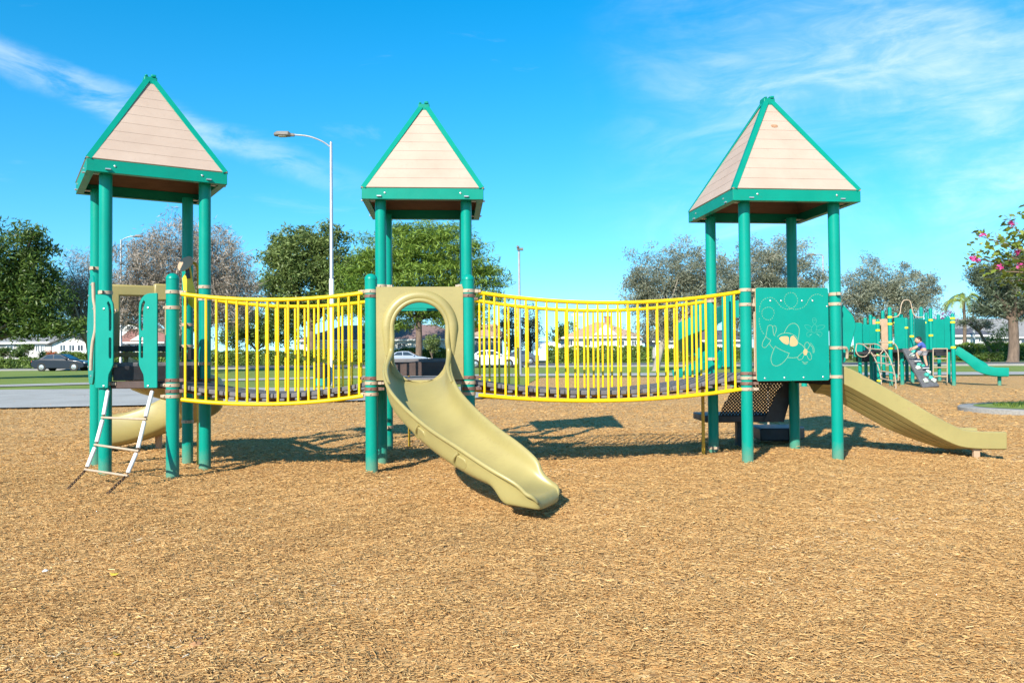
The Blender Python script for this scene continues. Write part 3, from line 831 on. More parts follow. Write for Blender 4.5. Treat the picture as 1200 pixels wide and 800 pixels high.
# ---- decks
def slab(name, poly, z, th, mat, label=None, bev=.008):
    m = MB(); m.prism(poly, (0, 0, z - th / 2), (1, 0, 0), (0, 1, 0), (0, 0, 1), th)
    o = obj(name, m, mat, PLAY, bevel=bev)
    if label: o['label'] = label
    return o
slab('deck', [A, C, D], .98, .075, M['riser'], 'low three-cornered deck at the top of the ladder')
slab('deck', corners(T_L, -.01), 1.172, .07, M['deckgrey'])
slab('deck', [F1, F2, FR, FL], .985, .07, M['deckgrey'])
slab('deck', corners(T_C, -.01), 1.19, .07, M['deckgrey'])
slab('deck', corners(T_R, -.01), .985, .07, M['deckgrey'])

def board(name, a, b, z0, z1, th, mat, off=0., label=None, bev=.004):
    d = Vector((b[0] - a[0], b[1] - a[1], 0)); L = d.length; d.normalize(); nn = Vector((-d.y, d.x, 0))
    m = MB(); c = Vector((a[0], a[1], 0)) + d * (L / 2) + nn * off; c.z = (z0 + z1) / 2
    m.box(c, (L - .14, th, z1 - z0), Matrix((d, nn, Vector((0, 0, 1)))).transposed())
    o = obj(name, m, mat, PLAY, bevel=bev)
    if label: o['label'] = label
    return o
board('riser', A, D, .985, 1.135, .03, M['black'], -.03)
board('riser', FL, FR, .99, 1.15, .03, M['riser'], -.03)
board('toe_board', B, E_, 1.235, 1.29, .03, M['wood'], 0, 'orange brown wooden toe board')
board('toe_board', B, E_, 1.30, 1.365, .03, M['black'], 0)
board('toe_board', D, E_, 1.20, 1.33, .03, M['black'], 0)
board('toe_board', BL, BR, 1.06, 1.16, .03, M['black'], .05)
# cross boards under the raised decks
board('beam', B, E_, 1.03, 1.10, .05, M['black']); board('beam', D, E_, 1.03, 1.10, .05, M['black'])
board('beam', BL, BR, 1.05, 1.12, .05, M['black']); board('beam', GBL, GBR, .85, .91, .05, M['black']); board('beam', GL, GBL, .85, .91, .05, M['black']); board('beam', GR, GBR, .85, .91, .05, M['black'])
# green header between the tall posts of the middle tower
board('header_panel', FL, FR, 1.765, 2.0, .02, M['hdpe'], -.02)
for a, b in ((BL, BR),):
    board('header_panel', a, b, 1.80, 1.97, .02, M['hdpe'])

# ---- gate panels and ladder on the left tower
def flat_panel(name, a, b, outline, th, mat, off, holes=(), label=None, side=None):
    """outline in (metres along a-b, height); holes as thin see-through slots cut with a boolean"""
    d = Vector((b[0] - a[0], b[1] - a[1], 0)).normalized(); nn = Vector((d.y, -d.x, 0))
    m = MB(); m.prism(outline, Vector((a[0], a[1], 0)) + nn * off, d, (0, 0, 1), nn, th, 0, side)
    o = obj(name, m, [mat] if side is None else [mat, M['core']], PLAY, smooth=False)
    if holes:
        h = MB()
        for hl in holes: h.prism(hl, Vector((a[0], a[1], 0)) + nn * off, d, (0, 0, 1), nn, th * 6)
        c = obj('cutter', h, mat, PLAY)
        b_ = o.modifiers.new('holes', 'BOOLEAN'); b_.object = c; b_.operation = 'DIFFERENCE'; b_.solver = 'EXACT'
        dg = bpy.context.evaluated_depsgraph_get(); me = bpy.data.meshes.new_from_object(o.evaluated_get(dg))
        o.modifiers.clear(); o.data = me; bpy.data.objects.remove(c)
    b_ = o.modifiers.new('bevel', 'BEVEL'); b_.width = .003; b_.segments = 1; b_.limit_method = 'ANGLE'
    if label: o['label'] = label
    return o
LA = math.dist(A, C)
def gate(mirror):
    zt, zb = 1.866, .915
    pts = [(0, zb), (.145, zb), (.15, zb + .10), (.155, zb + .135), (.19, zb + .20), (.205, zb + .235), (.207, zb + .30)] + \
          [(.207 - .125 * (1 - math.cos(R(a))), zt - .135 + .135 * math.sin(R(a))) for a in (0, 20, 40, 60, 75, 90)] + [(0, zt)]
    slots = [[(.162, zb + .30), (.182, zb + .30), (.186, zb + .32), (.186, zb + .50), (.180, zb + .51), (.162, zb + .51), (.158, zb + .50), (.158, zb + .32)],
             [(.158, zb + .585), (.176, zb + .575), (.186, zb + .60), (.186, zb + .76), (.174, zb + .845), (.150, zb + .882), (.134, zb + .862), (.152, zb + .82), (.158, zb + .76)]]
    x0 = -.045
    if mirror:
        fx = lambda p: (LA - .112 - p[0], p[1])
        return [fx(p) for p in pts][::-1], [[fx(p) for p in s][::-1] for s in slots]
    fx = lambda p: (p[0] + x0, p[1])
    return [fx(p) for p in pts], [[fx(p) for p in s] for s in slots]
for mir in (0, 1):
    ol, sl2 = gate(mir)
    g_ = flat_panel('gate_panel', A, C, ol, .020, M['hdpe'], .085, sl2)
    d = Vector((C[0] - A[0], C[1] - A[1], 0)).normalized(); nn = Vector((d.y, -d.x, 0))
    for zz in (.935, 1.72):
        m = MB(); u = (.10 if not mir else LA - .112 - .10) - (.0 if not mir else 0) - (.045 if not mir else 0)
        m.lathe(Vector((A[0], A[1], zz)) + d * u + nn * .095, [(.011, 0), (.011, .006), (.006, .009)], 10, axis=nn)
        obj('bolt', m, M['bolt'], g_)

def ladder():
    l0, l1 = at(127, 455, 8.40), at(179, 456, 8.30); e0, e1 = at(101, 550, 7.98), at(148.5, 557, 7.72)
    m0 = at(112.5, 521, 8.10); m1 = at(161, 528, 7.88)
    root = MB(); mid_l = smooth_path([l0, at(121, 489, 8.24), m0, e0], 6); mid_r = smooth_path([l1, at(170, 491, 8.07), m1, e1], 6)
    for q in (mid_l, mid_r): root.tube(q, .008, 6)
    o = obj('ladder', root, M['chain'], PLAY)
    for q in (mid_l, mid_r):
        for i0, i1 in ((0, 6), (6, 12), (12, 18)):
            P0, P1 = Vector(q[i0]), Vector(q[i1]); d = (P1 - P0).normalized()
            m = MB(); m.tube([P0 + d * .03, P0.lerp(P1, .5), P1 - d * .028], .0195, 12)
            obj('rail', m, M['pvc'], o, angle=50)
    for i in (6, 12, 18):
        P0, P1 = Vector(mid_l[i]), Vector(mid_r[i]); d = (P1 - P0).normalized()
        m = MB(); m.tube([P0 - d * .02, P1 + d * .02], .0118, 10)
        obj('rung', m, M['tan'], o, angle=50)
    for e, g in ((e0, gp(80, 572)), (e1, gp(126, 578))):
        m = MB(); d = Vector(g) - Vector(e); k = 9
        for j in range(k):
            c = Vector(e) + d * ((j + .5) / k); t_ = d.normalized(); s_ = t_.cross(Vector((0, 0, 1))).normalized(); u_ = t_.cross(s_)
            if j % 2: s_, u_ = u_, s_
            L = d.length / k * .66
            m.tube([c + t_ * L * math.cos(a) + s_ * L * .55 * math.sin(a) for a in [2 * math.pi * i / 10 for i in range(10)]], .0045, 5, closed=True)
        obj('anchor_chain', m, M['chain'], o)
ladder()

# ---- the wheel-shaped barrier on the left side (seen on edge)
d = Vector((B[0] - A[0], B[1] - A[1], 0)); LB = d.length; d.normalize(); nn = Vector((d.y, -d.x, 0))
nn = -nn if nn.x > 0 else nn
ol = []
for i in range(40):
    a = 2 * math.pi * i / 40; ol.append((LB / 2 + .42 * math.cos(a) * (1 + .06 * math.cos(6 * a)), 1.52 + .60 * math.sin(a) * (1 + .05 * math.cos(6 * a))))
m = MB(); m.prism(ol, Vector((*A, 0)) + nn * .085, d, (0, 0, 1), nn, .02); sp_ = obj('side_panel', m, M['hdpe'], PLAY, bevel=.003)
m = MB(); m.tube(smooth_path([at(109.3, 331, 8.42), at(109.8, 350, 8.42), at(111.6, 362, 8.42), at(111.8, 385, 8.42), at(108.6, 402, 8.42), at(107, 420, 8.42), at(106.5, 434, 8.42)], 5), .017, 10)
obj('hand_pipe', m, M['tan'], sp_)
for k in range(7):
    a = 2 * math.pi * k / 7; m = MB()
    m.lathe(Vector((*A, 0)) + nn * .096 + d * (LB / 2 + .36 * math.cos(a)) + Vector((0, 0, 1.52 + .5 * math.sin(a))), [(.012, 0), (.012, .008), (.006, .011)], 8, axis=nn)
    obj('bolt', m, M['bolt'], sp_)

# ---- the telescope plate and the looped pole on the left tower
m = MB()
yp = [at(232.5, 541, 9.62)]; yp[0].z = gz(yp[0].x, yp[0].y) - .05
top_ = at(232.5, 318, 9.62)
loop = [yp[0], Vector((yp[0].x, yp[0].y, 1.2)), Vector((yp[0].x, yp[0].y, top_.z))] + [top_ + Vector((-.062 + .062 * math.cos(R(a)), -.01, .10 * math.sin(R(a)))) for a in (30, 60, 90, 120, 150, 175)]
loop += [top_ + Vector((-.128, -.02, -.12))]
m.tube([loop[0], loop[1]] + smooth_path(loop[2:], 3), .018, 10)
tele = obj('looped_pole', m, M['gold'], PLAY, angle=50)
pl = [(213.5, 326), (222, 312), (225, 330), (230.5, 349), (229, 364), (216, 352)]
pts = [at(x, y, 9.52) for x, y in pl]; m = MB(); back = [p + Vector((.005, .03, 0)) for p in pts]
m.add(pts + back, [tuple(range(6)), tuple(range(11, 5, -1))] + [(i, (i + 1) % 6, 6 + (i + 1) % 6, 6 + i) for i in range(6)])
tp = obj('telescope_plate', m, M['yellow'], PLAY, bevel=.004)
c = at(217.3, 309, 9.47); m = MB()
m.lathe(c, [(.080, -.012), (.100, -.008), (.102, .006), (.085, .012)], 24, axis=(-.30, -.75, .45))
obj('eye_disc', m, M['tanpanel'], tp, angle=40)
m = MB(); m.tube([at(219, 314, 9.46), at(221, 326, 9.46)], .024, 8); m.tube([at(217, 349, 9.44), at(217.5, 358, 9.44)], .026, 8)
obj('bracket', m, M['black'], tp)

# ------------------------------------------------------------------ slides, picture panel and steps of the play structure
# ---- the winding slide of the middle tower
u_ = Vector((F2[0] - F1[0], F2[1] - F1[1], 0)); LF = u_.length; u_.normalize(); n_ = Vector((u_.y, -u_.x, 0))   # n_ points to the viewer
PO = Vector((*F1, 0)) + n_ * .02
def on_plate(s, z, off=0.): return PO + u_ * s + Vector((0, 0, z)) + n_ * off
# stations along the trough: centre x, y, height of the rims, half width, depth of the trough
hs_ = LF / 2
SLD = [(-.969, 8.493, 1.21, .300, .255), (-.927, 8.055, 1.057, .302, .26), (-.822, 7.647, .905, .299, .25), (-.647, 7.274, .757, .298, .235), (-.424, 6.945, .606, .296, .235), (-.18, 6.672, .468, .29, .225), (.039, 6.478, .322, .277, .15), (.214, 6.395, .165, .255, .045)]
dense_ = smooth_path(SLD, 6)
Lr, Rr, frames = [], [], []
for i, q in enumerate(dense_):
    a_, b_ = dense_[max(i - 1, 0)], dense_[min(i + 1, len(dense_) - 1)]
    d = Vector((b_[0] - a_[0], b_[1] - a_[1], 0)).normalized()
    if i == 0: d = n_.copy()
    sd = Vector((-d.y, d.x, 0)); tg = Vector((b_[0] - a_[0], b_[1] - a_[1], b_[2] - a_[2])).normalized()
    up = sd.cross(tg); up = -up if up.z < 0 else up
    up = (up * .5 + Vector((0, 0, 1)) * .5).normalized()
    c = Vector(q[:3]); Lr.append(c - sd * q[3]); Rr.append(c + sd * q[3]); frames.append((c, sd, up))
nd = len(dense_)
SLP = [tuple(q) for q in dense_]
# the rounded nose
c, sd, up = frames[-1]; fwd = Vector((-sd.y, sd.x, 0)); fwd = -fwd if fwd.dot(Vector((1, -.3, 0))) < 0 else fwd
zu = Vector((0, 0, 1))
for dist, dz, ws in ((.03, -.010, .97), (.055, -.032, .90), (.07, -.065, .80)):
    frames.append((c + fwd * dist + zu * dz, sd, zu)); SLP.append((0, 0, c.z + dz, dense_[-1][3] * ws, .030))
def slide_profile(i):
    x_, y_, zr, w, d = SLP[i]
    th = .022; fl = .042
    k_foot = max(0, min(1, (i - (nd - 8)) / 3)); k_foot = k_foot * k_foot * (3 - 2 * k_foot)
    zb = max(.012, zr - .02) if False else .03
    depth = (d + th) * (1 - k_foot) + max(.03, zr - zb) * k_foot
    ex = .42 * (1 - k_foot) + .16 * k_foot
    inner = []
    for k in range(15):
        a = math.pi * k / 14
        inner.append((-math.cos(a) * (w - .004), -abs(math.sin(a)) ** .62 * d))
    wo = w + .012
    outer = []
    for k in range(15):
        a = math.pi * (14 - k) / 14
        y = abs(math.sin(a)) ** ex
        outer.append((-math.cos(a) * wo * (1 - .06 * k_foot), -.016 - y * max(.005, depth - .016)))
    return [(-(w + fl * .6), .016)] + inner + [((w + fl * .6), .016), ((w + fl), -.004), ((w + fl * .8), -.028)] + outer + [(-(w + fl * .8), -.028), (-(w + fl), -.004)]
m = MB(); m.sweep(frames, slide_profile, caps=False)
npf = len(slide_profile(0)); last_ = (len(frames) - 1) * npf
for b0 in (0, last_):
    for k in range(14): m.f.append((b0 + 1 + k, b0 + 2 + k, b0 + 32 - k, b0 + 33 - k)); m.mi.append(0)
    m.f += [(b0, b0 + 1, b0 + 33, b0 + 34), (b0, b0 + 34, b0 + 35), (b0 + 15, b0 + 16, b0 + 18, b0 + 19), (b0 + 16, b0 + 17, b0 + 18)]; m.mi += [0] * 4
slide = obj('winding_slide', m, M['slide'], PLAY, angle=70)
slide['label'] = 'tan winding slide bending to the right'
sb_ = slide.modifiers.new('sub', 'SUBSURF'); sb_.levels = 1; sb_.render_levels = 2
# entrance plate with its keyhole opening
hole = []
for i in range(25):
    a = R(0 + 180 * i / 24); hole.append((hs_ + .270 * math.cos(a), 1.50 + .275 * math.sin(a)))
hole += [(hs_ - .268, 1.40), (hs_ - .268, 1.30)] + [(hs_ - .268 * math.cos(R(a)), 1.20 - .262 * math.sin(R(a))) for a in range(0, 181, 15)] + [(hs_ + .268, 1.30), (hs_ + .268, 1.40)]
s0, s1, z0, z1 = .055, LF - .055, .965, 1.925
def ring_panel(outer_fn, inner, o_off, th):
    """plate with a hole: inner loop bridged to points of the outline met along the same ray"""
    n = len(inner); cx = hs_; cz = 1.42; vs, fs = [], []
    for off in (o_off + th / 2, o_off - th / 2):
        vs += [on_plate(s, z, off) for s, z in inner]
        vs += [on_plate(*outer_fn(s, z), off) for s, z in inner]
    for i in range(n):
        j = (i + 1) % n
        fs += [(i, j, n + j, n + i), (2 * n + j, 2 * n + i, 3 * n + i, 3 * n + j), (i, 2 * n + i, 2 * n + j, j), (n + j, 3 * n + j, 3 * n + i, n + i)]
    return vs, fs
def outl(s, z):
    dx, dz = s - hs_, z - 1.42
    k = min([((s1 - hs_) if dx > 0 else (s0 - hs_)) / dx if abs(dx) > 1e-6 else 1e9, ((z1 - 1.42) if dz > 0 else (z0 - 1.42)) / dz if abs(dz) > 1e-6 else 1e9])
    return hs_ + dx * k, 1.42 + dz * k
dense = []
for i in range(len(hole)):
    a, b = hole[i], hole[(i + 1) % len(hole)]
    for j in range(4): dense.append((a[0] + (b[0] - a[0]) * j / 4, a[1] + (b[1] - a[1]) * j / 4))
# the four corners of the plate must fall on rays of the loop
cor = [(s1, z1), (s0, z1), (s0, z0), (s1, z0)]
for c in cor:
    ang = math.atan2(c[1] - 1.42, c[0] - hs_)
    i = min(range(len(dense)), key=lambda k: abs(math.atan2(dense[k][1] - 1.42, dense[k][0] - hs_) - ang))
    q = math.hypot(dense[i][0] - hs_, dense[i][1] - 1.42); dense[i] = (hs_ + q * math.cos(ang), 1.42 + q * math.sin(ang))
m = MB(); m.add(*ring_panel(outl, dense, 0, .05))
pl = obj('entrance_plate', m, M['slide'], slide, bevel=.012, segs=3, angle=50)
# raised shoulder following the arch, and the rolled lip that runs into the slide rims
m = MB(); sh = []
for i in range(31):
    a = R(180 * i / 30); sh.append(on_plate(hs_ + .335 * math.cos(a), 1.50 + .335 * math.sin(a), .012))
sh = [on_plate(hs_ + .33, 1.22, .0)] + sh + [on_plate(hs_ - .33, 1.22, .0)]
m.tube(sh, [.034] + [.060] * 31 + [.034], 12)
obj('plate_shoulder', m, M['slide'], pl if False else slide, angle=60)
arch = [on_plate(hs_ + .288 * math.cos(R(a)), 1.50 + .288 * math.sin(R(a)), .040) for a in range(180, -1, -10)]
path = [Vector(Lr[10]), Vector(Lr[7]), Vector(Lr[4]) + zu * .003, on_plate(hs_ - .298, 1.235, .055), on_plate(hs_ - .284, 1.36, .042)] + arch + [on_plate(hs_ + .284, 1.36, .042), on_plate(hs_ + .298, 1.235, .055), Vector(Rr[4]) + zu * .003, Vector(Rr[7]), Vector(Rr[10])]
q = smooth_path(path, 4); nq = len(q)
m = MB(); m.tube(q, [.014 + .014 * min(1, min(i, nq - 1 - i) / 12) for i in range(nq)], 10)
obj('rolled_lip', m, M['slide'], slide, angle=60)
# the two moulded grip pockets on the near side wall
def pocket(i):
    """a moulded hand pocket: a raised ridge with a shallow scoop behind it, on the outer face of the near wall"""
    def wall(j, f):
        x_, y_, zr, w, d = SLP[j]; c, sd_, up_ = frames[j]
        a = math.asin(min(1, max(0, (f * .9) ** (1 / .42)))); return c - sd_ * (w + .012) * math.cos(a) + up_ * (-.016 - f * .9 * (d + .006)), -sd_
    top0, o0 = wall(i, .12); bot0, _ = wall(i, .86); top1, _ = wall(i + 4, .12); mid1, _ = wall(i + 4, .55)
    ax = (top1 - top0).normalized(); dn = (bot0 - top0); dn = (dn - ax * dn.dot(ax)); hgt = dn.length; dn.normalize(); out = ax.cross(dn); out = -out if out.dot(o0) < 0 else out
    m = MB(); m.tube(smooth_path([top0 + out * .006 + ax * .03, top0 + dn * hgt * .3 + out * .022 - ax * .0, top0 + dn * hgt * .62 + out * .022 - ax * .012, top0 + dn * hgt * .9 - ax * .0 + out * .004], 4), .013, 8)
    o = obj('grip_ridge', m, M['slide'], slide)
    m = MB(); ol = [(.022, .02)] + [(.085 + .055 * math.cos(R(t)), hgt * .42 + .055 * math.sin(R(t))) for t in (-60, -30, 0, 30, 60, 90, 120)] + [(.0, hgt * .60)]
    m.prism(ol, top0 + out * .006, ax, dn, out, .026)
    obj('grip_pocket', m, M['slide'], slide, bevel=.007, angle=50)
pocket(21); pocket(29)
m = MB(); p = gp(479.7, 522.5); m.tube([p - Vector((0, 0, .05)), p + Vector((0, 0, 1.0))], .016, 8); obj('support_tube', m, M['gold'], PLAY)

# ---- slide behind the left tower
bx = Vector((E_[0] - B[0], E_[1] - B[1], 0)).normalized(); bn = Vector((-bx.y, bx.x, 0))     # bn points away from the tower
hoodc = Vector((*lerp(B, E_, .5), 0))
m = MB()
for q, w in ((.80, .10), (.20, .10)):
    c = Vector((*lerp(B, E_, q), 1.62)) + bn * .03; m.box(c, (w, .09, .72), Matrix((bx, bn, Vector((0, 0, 1)))).transposed())
c = hoodc + bn * .03 + Vector((0, 0, 2.005)); m.box(c, (.70, .09, .13), Matrix((bx, bn, Vector((0, 0, 1)))).transposed())
c = Vector((*lerp(B, E_, .72), 1.995)) + bn * .03; m.box(c, (.20, .13, .20), Matrix((bx, bn, Vector((0, 0, 1)))).transposed())
sh_ = obj('slide_hood', m, M['slide'], PLAY, bevel=.02, segs=2)
path = smooth_path([hoodc + bn * .05 + Vector((.1, 0, 1.12)), hoodc + bn * .45 + Vector((.22, 0, .98)), Vector((-4.02, 10.45, .80)), Vector((-4.15, 10.85, .64)), Vector((-4.55, 11.02, .48)), Vector((-5.0, 11.0, .33)), Vector((-5.42, 10.9, .25))], 5)
fr = []
for i in range(len(path)):
    d = Vector(path[min(i + 1, len(path) - 1)]) - Vector(path[max(i - 1, 0)]); d.z *= .5; d.normalize()
    sd_ = d.cross(Vector((0, 0, 1))).normalized(); up_ = sd_.cross(d).normalized(); fr.append((Vector(path[i]), sd_, up_))
def chan(i):
    w, h, th = .27, .20, .03
    pr = [(-w, h), (-w + th, h + .01)] + [(-(w - th) * math.cos(math.pi * k / 10), -(h * .75) * math.sin(math.pi * k / 10) ** .6) for k in range(11)] + [(w - th, h + .01), (w, h), (w + .02, h - .03)]
    pr += [((w + .015) * math.cos(math.pi * k / 10), -(h * .95) * math.sin(math.pi * k / 10) ** .5 - .02) for k in range(11)] + [(-w - .02, h - .03)]
    return pr
m = MB(); m.sweep(fr, chan); bs = obj('curved_slide', m, M['slide'], PLAY, angle=60)
bs['label'] = 'tan curved slide going down behind the left tower'
p = gp(186, 526); m = MB(); m.lathe(p, [(.045, -.05), (.045, .26), (.075, .36), (.08, .42)], 14); obj('slide_leg', m, M['tanpanel'], bs)

# ---- straight slide on the right tower
rx = Vector((GBR[0] - GR[0], GBR[1] - GR[1], 0)).normalized()
s0 = Vector((*lerp(GR, GBR, .48), 0)); hd = Vector((.995, .035, 0)).normalized(); sy = Vector((-hd.y, hd.x, 0))
stn = [(.02, .96), (.22, .915), (.55, .74), (.90, .54), (1.20, .365), (1.42, .25), (1.58, .185), (1.78, .16), (2.10, .15)]
path = smooth_path([(a, z) for a, z in stn], 5); fr = []
for i, (a, z) in enumerate(path):
    q0, q1 = path[max(i - 1, 0)], path[min(i + 1, len(path) - 1)]; d = Vector((q1[0] - q0[0], 0, q1[1] - q0[1])).normalized()
    up_ = hd * (-d.z * .8) + Vector((0, 0, d.x)); up_.normalize()
    fr.append((s0 + hd * a + Vector((0, 0, z)), sy, up_))
def sl2(i):
    w = .315; t = path[i][0] / 2.1
    h = .135; lo = -.06
    pr = [(-w, h - .012), (-w + .012, h), (-w + .05, h), (-w + .062, h - .015), (-w + .075, .02), (-.14, -.004), (.14, -.004), (w - .075, .02), (w - .062, h - .015), (w - .05, h), (w - .012, h), (w, h - .012)]
    bel = -.135 + (.06 * max(0, (t - .6) / .4))
    deep = .155 * (1 - .85 * max(0, min(1, (t - .45) / .4)))
    steps = []
    for k in range(4):
        x0_ = (w - .02) * (1 - k / 4); x1_ = (w - .02) * (1 - (k + 1) / 4); y0_ = lo - .012 - deep * k / 4; y1_ = lo - .012 - deep * (k + 1) / 4
        steps += [(x0_, y0_), (x1_ + .016, y1_ + .006), (x1_ + .013, y1_ + .020), (x1_ + .005, y1_ + .018)]
    steps = steps[:-1]
    pr += [(w, lo)] + steps + [(-x, y) for x, y in steps[::-1]]
    pr += [(-w, lo)]
    return pr
m = MB(); m.sweep(fr, sl2); rs = obj('straight_slide', m, M['slide'], PLAY, bevel=.006, angle=40)
rs['label'] = 'tan straight slide running down to the right'
for a, b in ((1.70, -.24), (1.70, .24)):
    p = s0 + hd * (a + (.08 if b < 0 else 0)) + sy * b; g = gz(p.x, p.y); m = MB()
    m.box((p.x, p.y, g + .03), (.07, .045, .22)); m.box((p.x, p.y, g + .10), (.11, .06, .02)); obj('slide_leg', m, M['tanpanel'], rs, bevel=.003)
# green hood over its top
ol = [(.03, .03), (.08, .05)] + [(.12 + .13 * math.cos(R(a)), .25 + .19 * math.sin(R(a))) for a in (-90, -50, -20)] + [(.30, .38), (.34, .52)] + [(.31, .62), (.24, .70), (.14, .80), (.03, .88)]
m = MB(); fr = []
for x, z in ((.34, .52), (.31, .62), (.24, .70), (.14, .80), (.03, .88)):
    fr.append((s0 + hd * x + Vector((0, 0, 1.0 + z)), sy, Vector((0, 0, 1))))
m.sweep(fr, lambda i: [(-.345, .02), (-.2, .045), (.2, .045), (.345, .02), (.345, -.015), (-.345, -.015)])
hood = obj('slide_hood', m, M['green_shell'], PLAY, angle=60)
for b in (-.36, .36):
    m = MB(); m.prism([(x, z) for x, z in ol], s0 + sy * b + Vector((0, 0, 1.0)), hd, (0, 0, 1), sy, .035)
    obj('hood_side', m, M['green_shell'], hood, bevel=.014, segs=3, angle=50)
# the elbowed grab pipe beside the post
m = MB(); q = Vector((*GR, zpx(407.5, *GR))); m.tube(smooth_path([q + Vector((.06, .0, 0)), q + Vector((.12, .02, -.005)), q + Vector((.145, .05, -.05)), q + Vector((.145, .06, -.12))], 4), .016, 8)
obj('grab_pipe', m, M['tan'], PLAY)

# ---- the picture panel
pu = Vector((GR[0] - GL[0], GR[1] - GL[1], 0)); LG = pu.length; pu.normalize(); pn = Vector((pu.y, -pu.x, 0))
PX0, PX1, PZ0, PZ1 = .098, LG - .105, .905, 1.938
pn_off = .035
PB = Vector((*GL, 0)) + pn * pn_off
m = MB(); m.prism(rrect(PX0, PZ0, PX1, PZ1, .025), PB, pu, (0, 0, 1), pn, .020, 0, 1)
panel = obj('picture_panel', m, [M['hdpe'], M['core']], PLAY, bevel=.002)
panel['label'] = 'green panel with an engraved aeroplane looping along a dashed trail'
def pp(cx, cy, lift=.0105):
    s = PX0 + (cx - 158) / (715 - 158) * (PX1 - PX0); z = PZ1 - (cy - 85) / (745 - 85) * (PZ1 - PZ0)
    return PB + pu * s + Vector((0, 0, z)) + pn * lift
def groove(mb, pts, w=2.6, closed=False, smooth=5):
    if smooth:
        q = list(pts) + ([pts[0]] if closed else [])
        pts = [tuple(p) for p in smooth_path(q, smooth)]
    for a, b in zip(pts, pts[1:]):
        dx, dy = b[0] - a[0], b[1] - a[1]; L = math.hypot(dx, dy)
        if L < 1e-6: continue
        ox, oy = -dy / L * w / 2, dx / L * w / 2; ex, ey = dx / L * w * .3, dy / L * w * .3
        qs = [pp(a[0] - ex + ox, a[1] - ey + oy), pp(b[0] + ex + ox, b[1] + ey + oy), pp(b[0] + ex - ox, b[1] + ey - oy), pp(a[0] - ex - ox, a[1] - ey - oy)]
        mb.add(qs, [(0, 1, 2, 3)])
def dashes(mb, pts, on=10, off=8, w=2.9):
    P = [np.array(p) for p in smooth_path(pts, 14)]; acc = 0; seg = []
    for a, b in zip(P, P[1:]):
        L = np.linalg.norm(b - a)
        if (acc % (on + off)) < on: seg.append(tuple(a))
        elif len(seg) > 1: groove(mb, seg, w, smooth=0); seg = []
        else: seg = []
        acc += L
    if len(seg) > 1: groove(mb, seg, w, smooth=0)
# aeroplane outline
m = MB()
W_ = 2.7
groove(m, [(232, 430), (240, 395), (248, 360), (268, 350), (284, 362), (290, 410), (300, 428)], W_)                   # fin
groove(m, [(286, 358), (300, 354), (312, 368), (308, 400), (296, 418)], W_)
groove(m, [(232, 430), (208, 470), (203, 498), (218, 508), (236, 500), (268, 460), (250, 446), (232, 430)], W_)         # tailplane
groove(m, [(320, 432), (350, 412), (390, 406), (430, 414), (466, 436), (474, 470), (510, 495), (528, 520)], W_)          # back of the body
groove(m, [(258, 484), (276, 504), (294, 522)], W_); groove(m, [(396, 580), (440, 582), (474, 578)], W_)                 # belly
groove(m, [(372, 404), (400, 360), (430, 340), (462, 342), (486, 372), (484, 420), (474, 466)], W_)                      # far wing
groove(m, [(302, 500), (330, 518), (370, 536), (408, 550)], W_)
groove(m, [(302, 500), (282, 540), (268, 590), (280, 628), (310, 638), (350, 622), (388, 586), (408, 550)], W_)         # near wing
for pts in ([(530, 522), (528, 490), (540, 474), (556, 476), (564, 494), (552, 518), (542, 528)], [(520, 540), (490, 560), (472, 582), (482, 596), (506, 590), (524, 558)], [(540, 560), (556, 592), (572, 596), (578, 572), (566, 546), (546, 538)]):
    groove(m, pts, W_)                                                                                                     # propeller blades
groove(m, [(568, 488), (588, 515), (592, 550)], 2.4); groove(m, [(572, 478), (596, 510), (600, 545)], 2.0); groove(m, [(505, 608), (525, 618), (548, 612)], 2.4); groove(m, [(512, 620), (528, 628), (545, 622)], 2.0)
obj('aeroplane_engraving', m, M['engrave'], panel, smooth=False)
# cockpit panes and hub
m = MB()
def blob(pts, n=6):
    q = [tuple(p) for p in smooth_path(pts + [pts[0]], n)][:-1]; m.add([pp(*p) for p in q], [tuple(range(len(q)))])
blob([(332, 445), (350, 432), (390, 430), (406, 440), (404, 480), (392, 488), (360, 474)]); obj('cockpit_pane', m, M['core'], panel, smooth=False)
m = MB(); blob([(416, 452), (424, 432), (444, 428), (468, 458), (472, 486), (450, 500), (420, 498), (412, 480)]); obj('cockpit_pane', m, M['core'], panel, smooth=False)
m = MB(); blob([(514, 540), (524, 523), (540, 523), (548, 540), (538, 562), (522, 562)]); obj('propeller_hub', m, M['core'], panel, smooth=False)
# dashed trail
m = MB()
dashes(m, [(216, 412), (196, 380), (184, 330), (186, 250), (194, 205), (216, 172), (256, 156), (294, 160), (326, 190), (352, 220), (396, 238), (440, 228), (472, 200), (478, 164), (456, 128), (424, 120), (390, 136), (377, 172), (390, 206), (426, 232), (470, 238), (512, 228), (545, 204), (566, 168), (596, 140), (636, 131), (675, 145)])
obj('dashed_trail', m, M['engrave'], panel, smooth=False); m = MB()
dashes(m, [(298, 268), (292, 240), (268, 224), (236, 226), (210, 244), (204, 272), (218, 300), (250, 314), (280, 304), (298, 272)])
obj('dashed_trail', m, M['engrave'], panel, smooth=False)
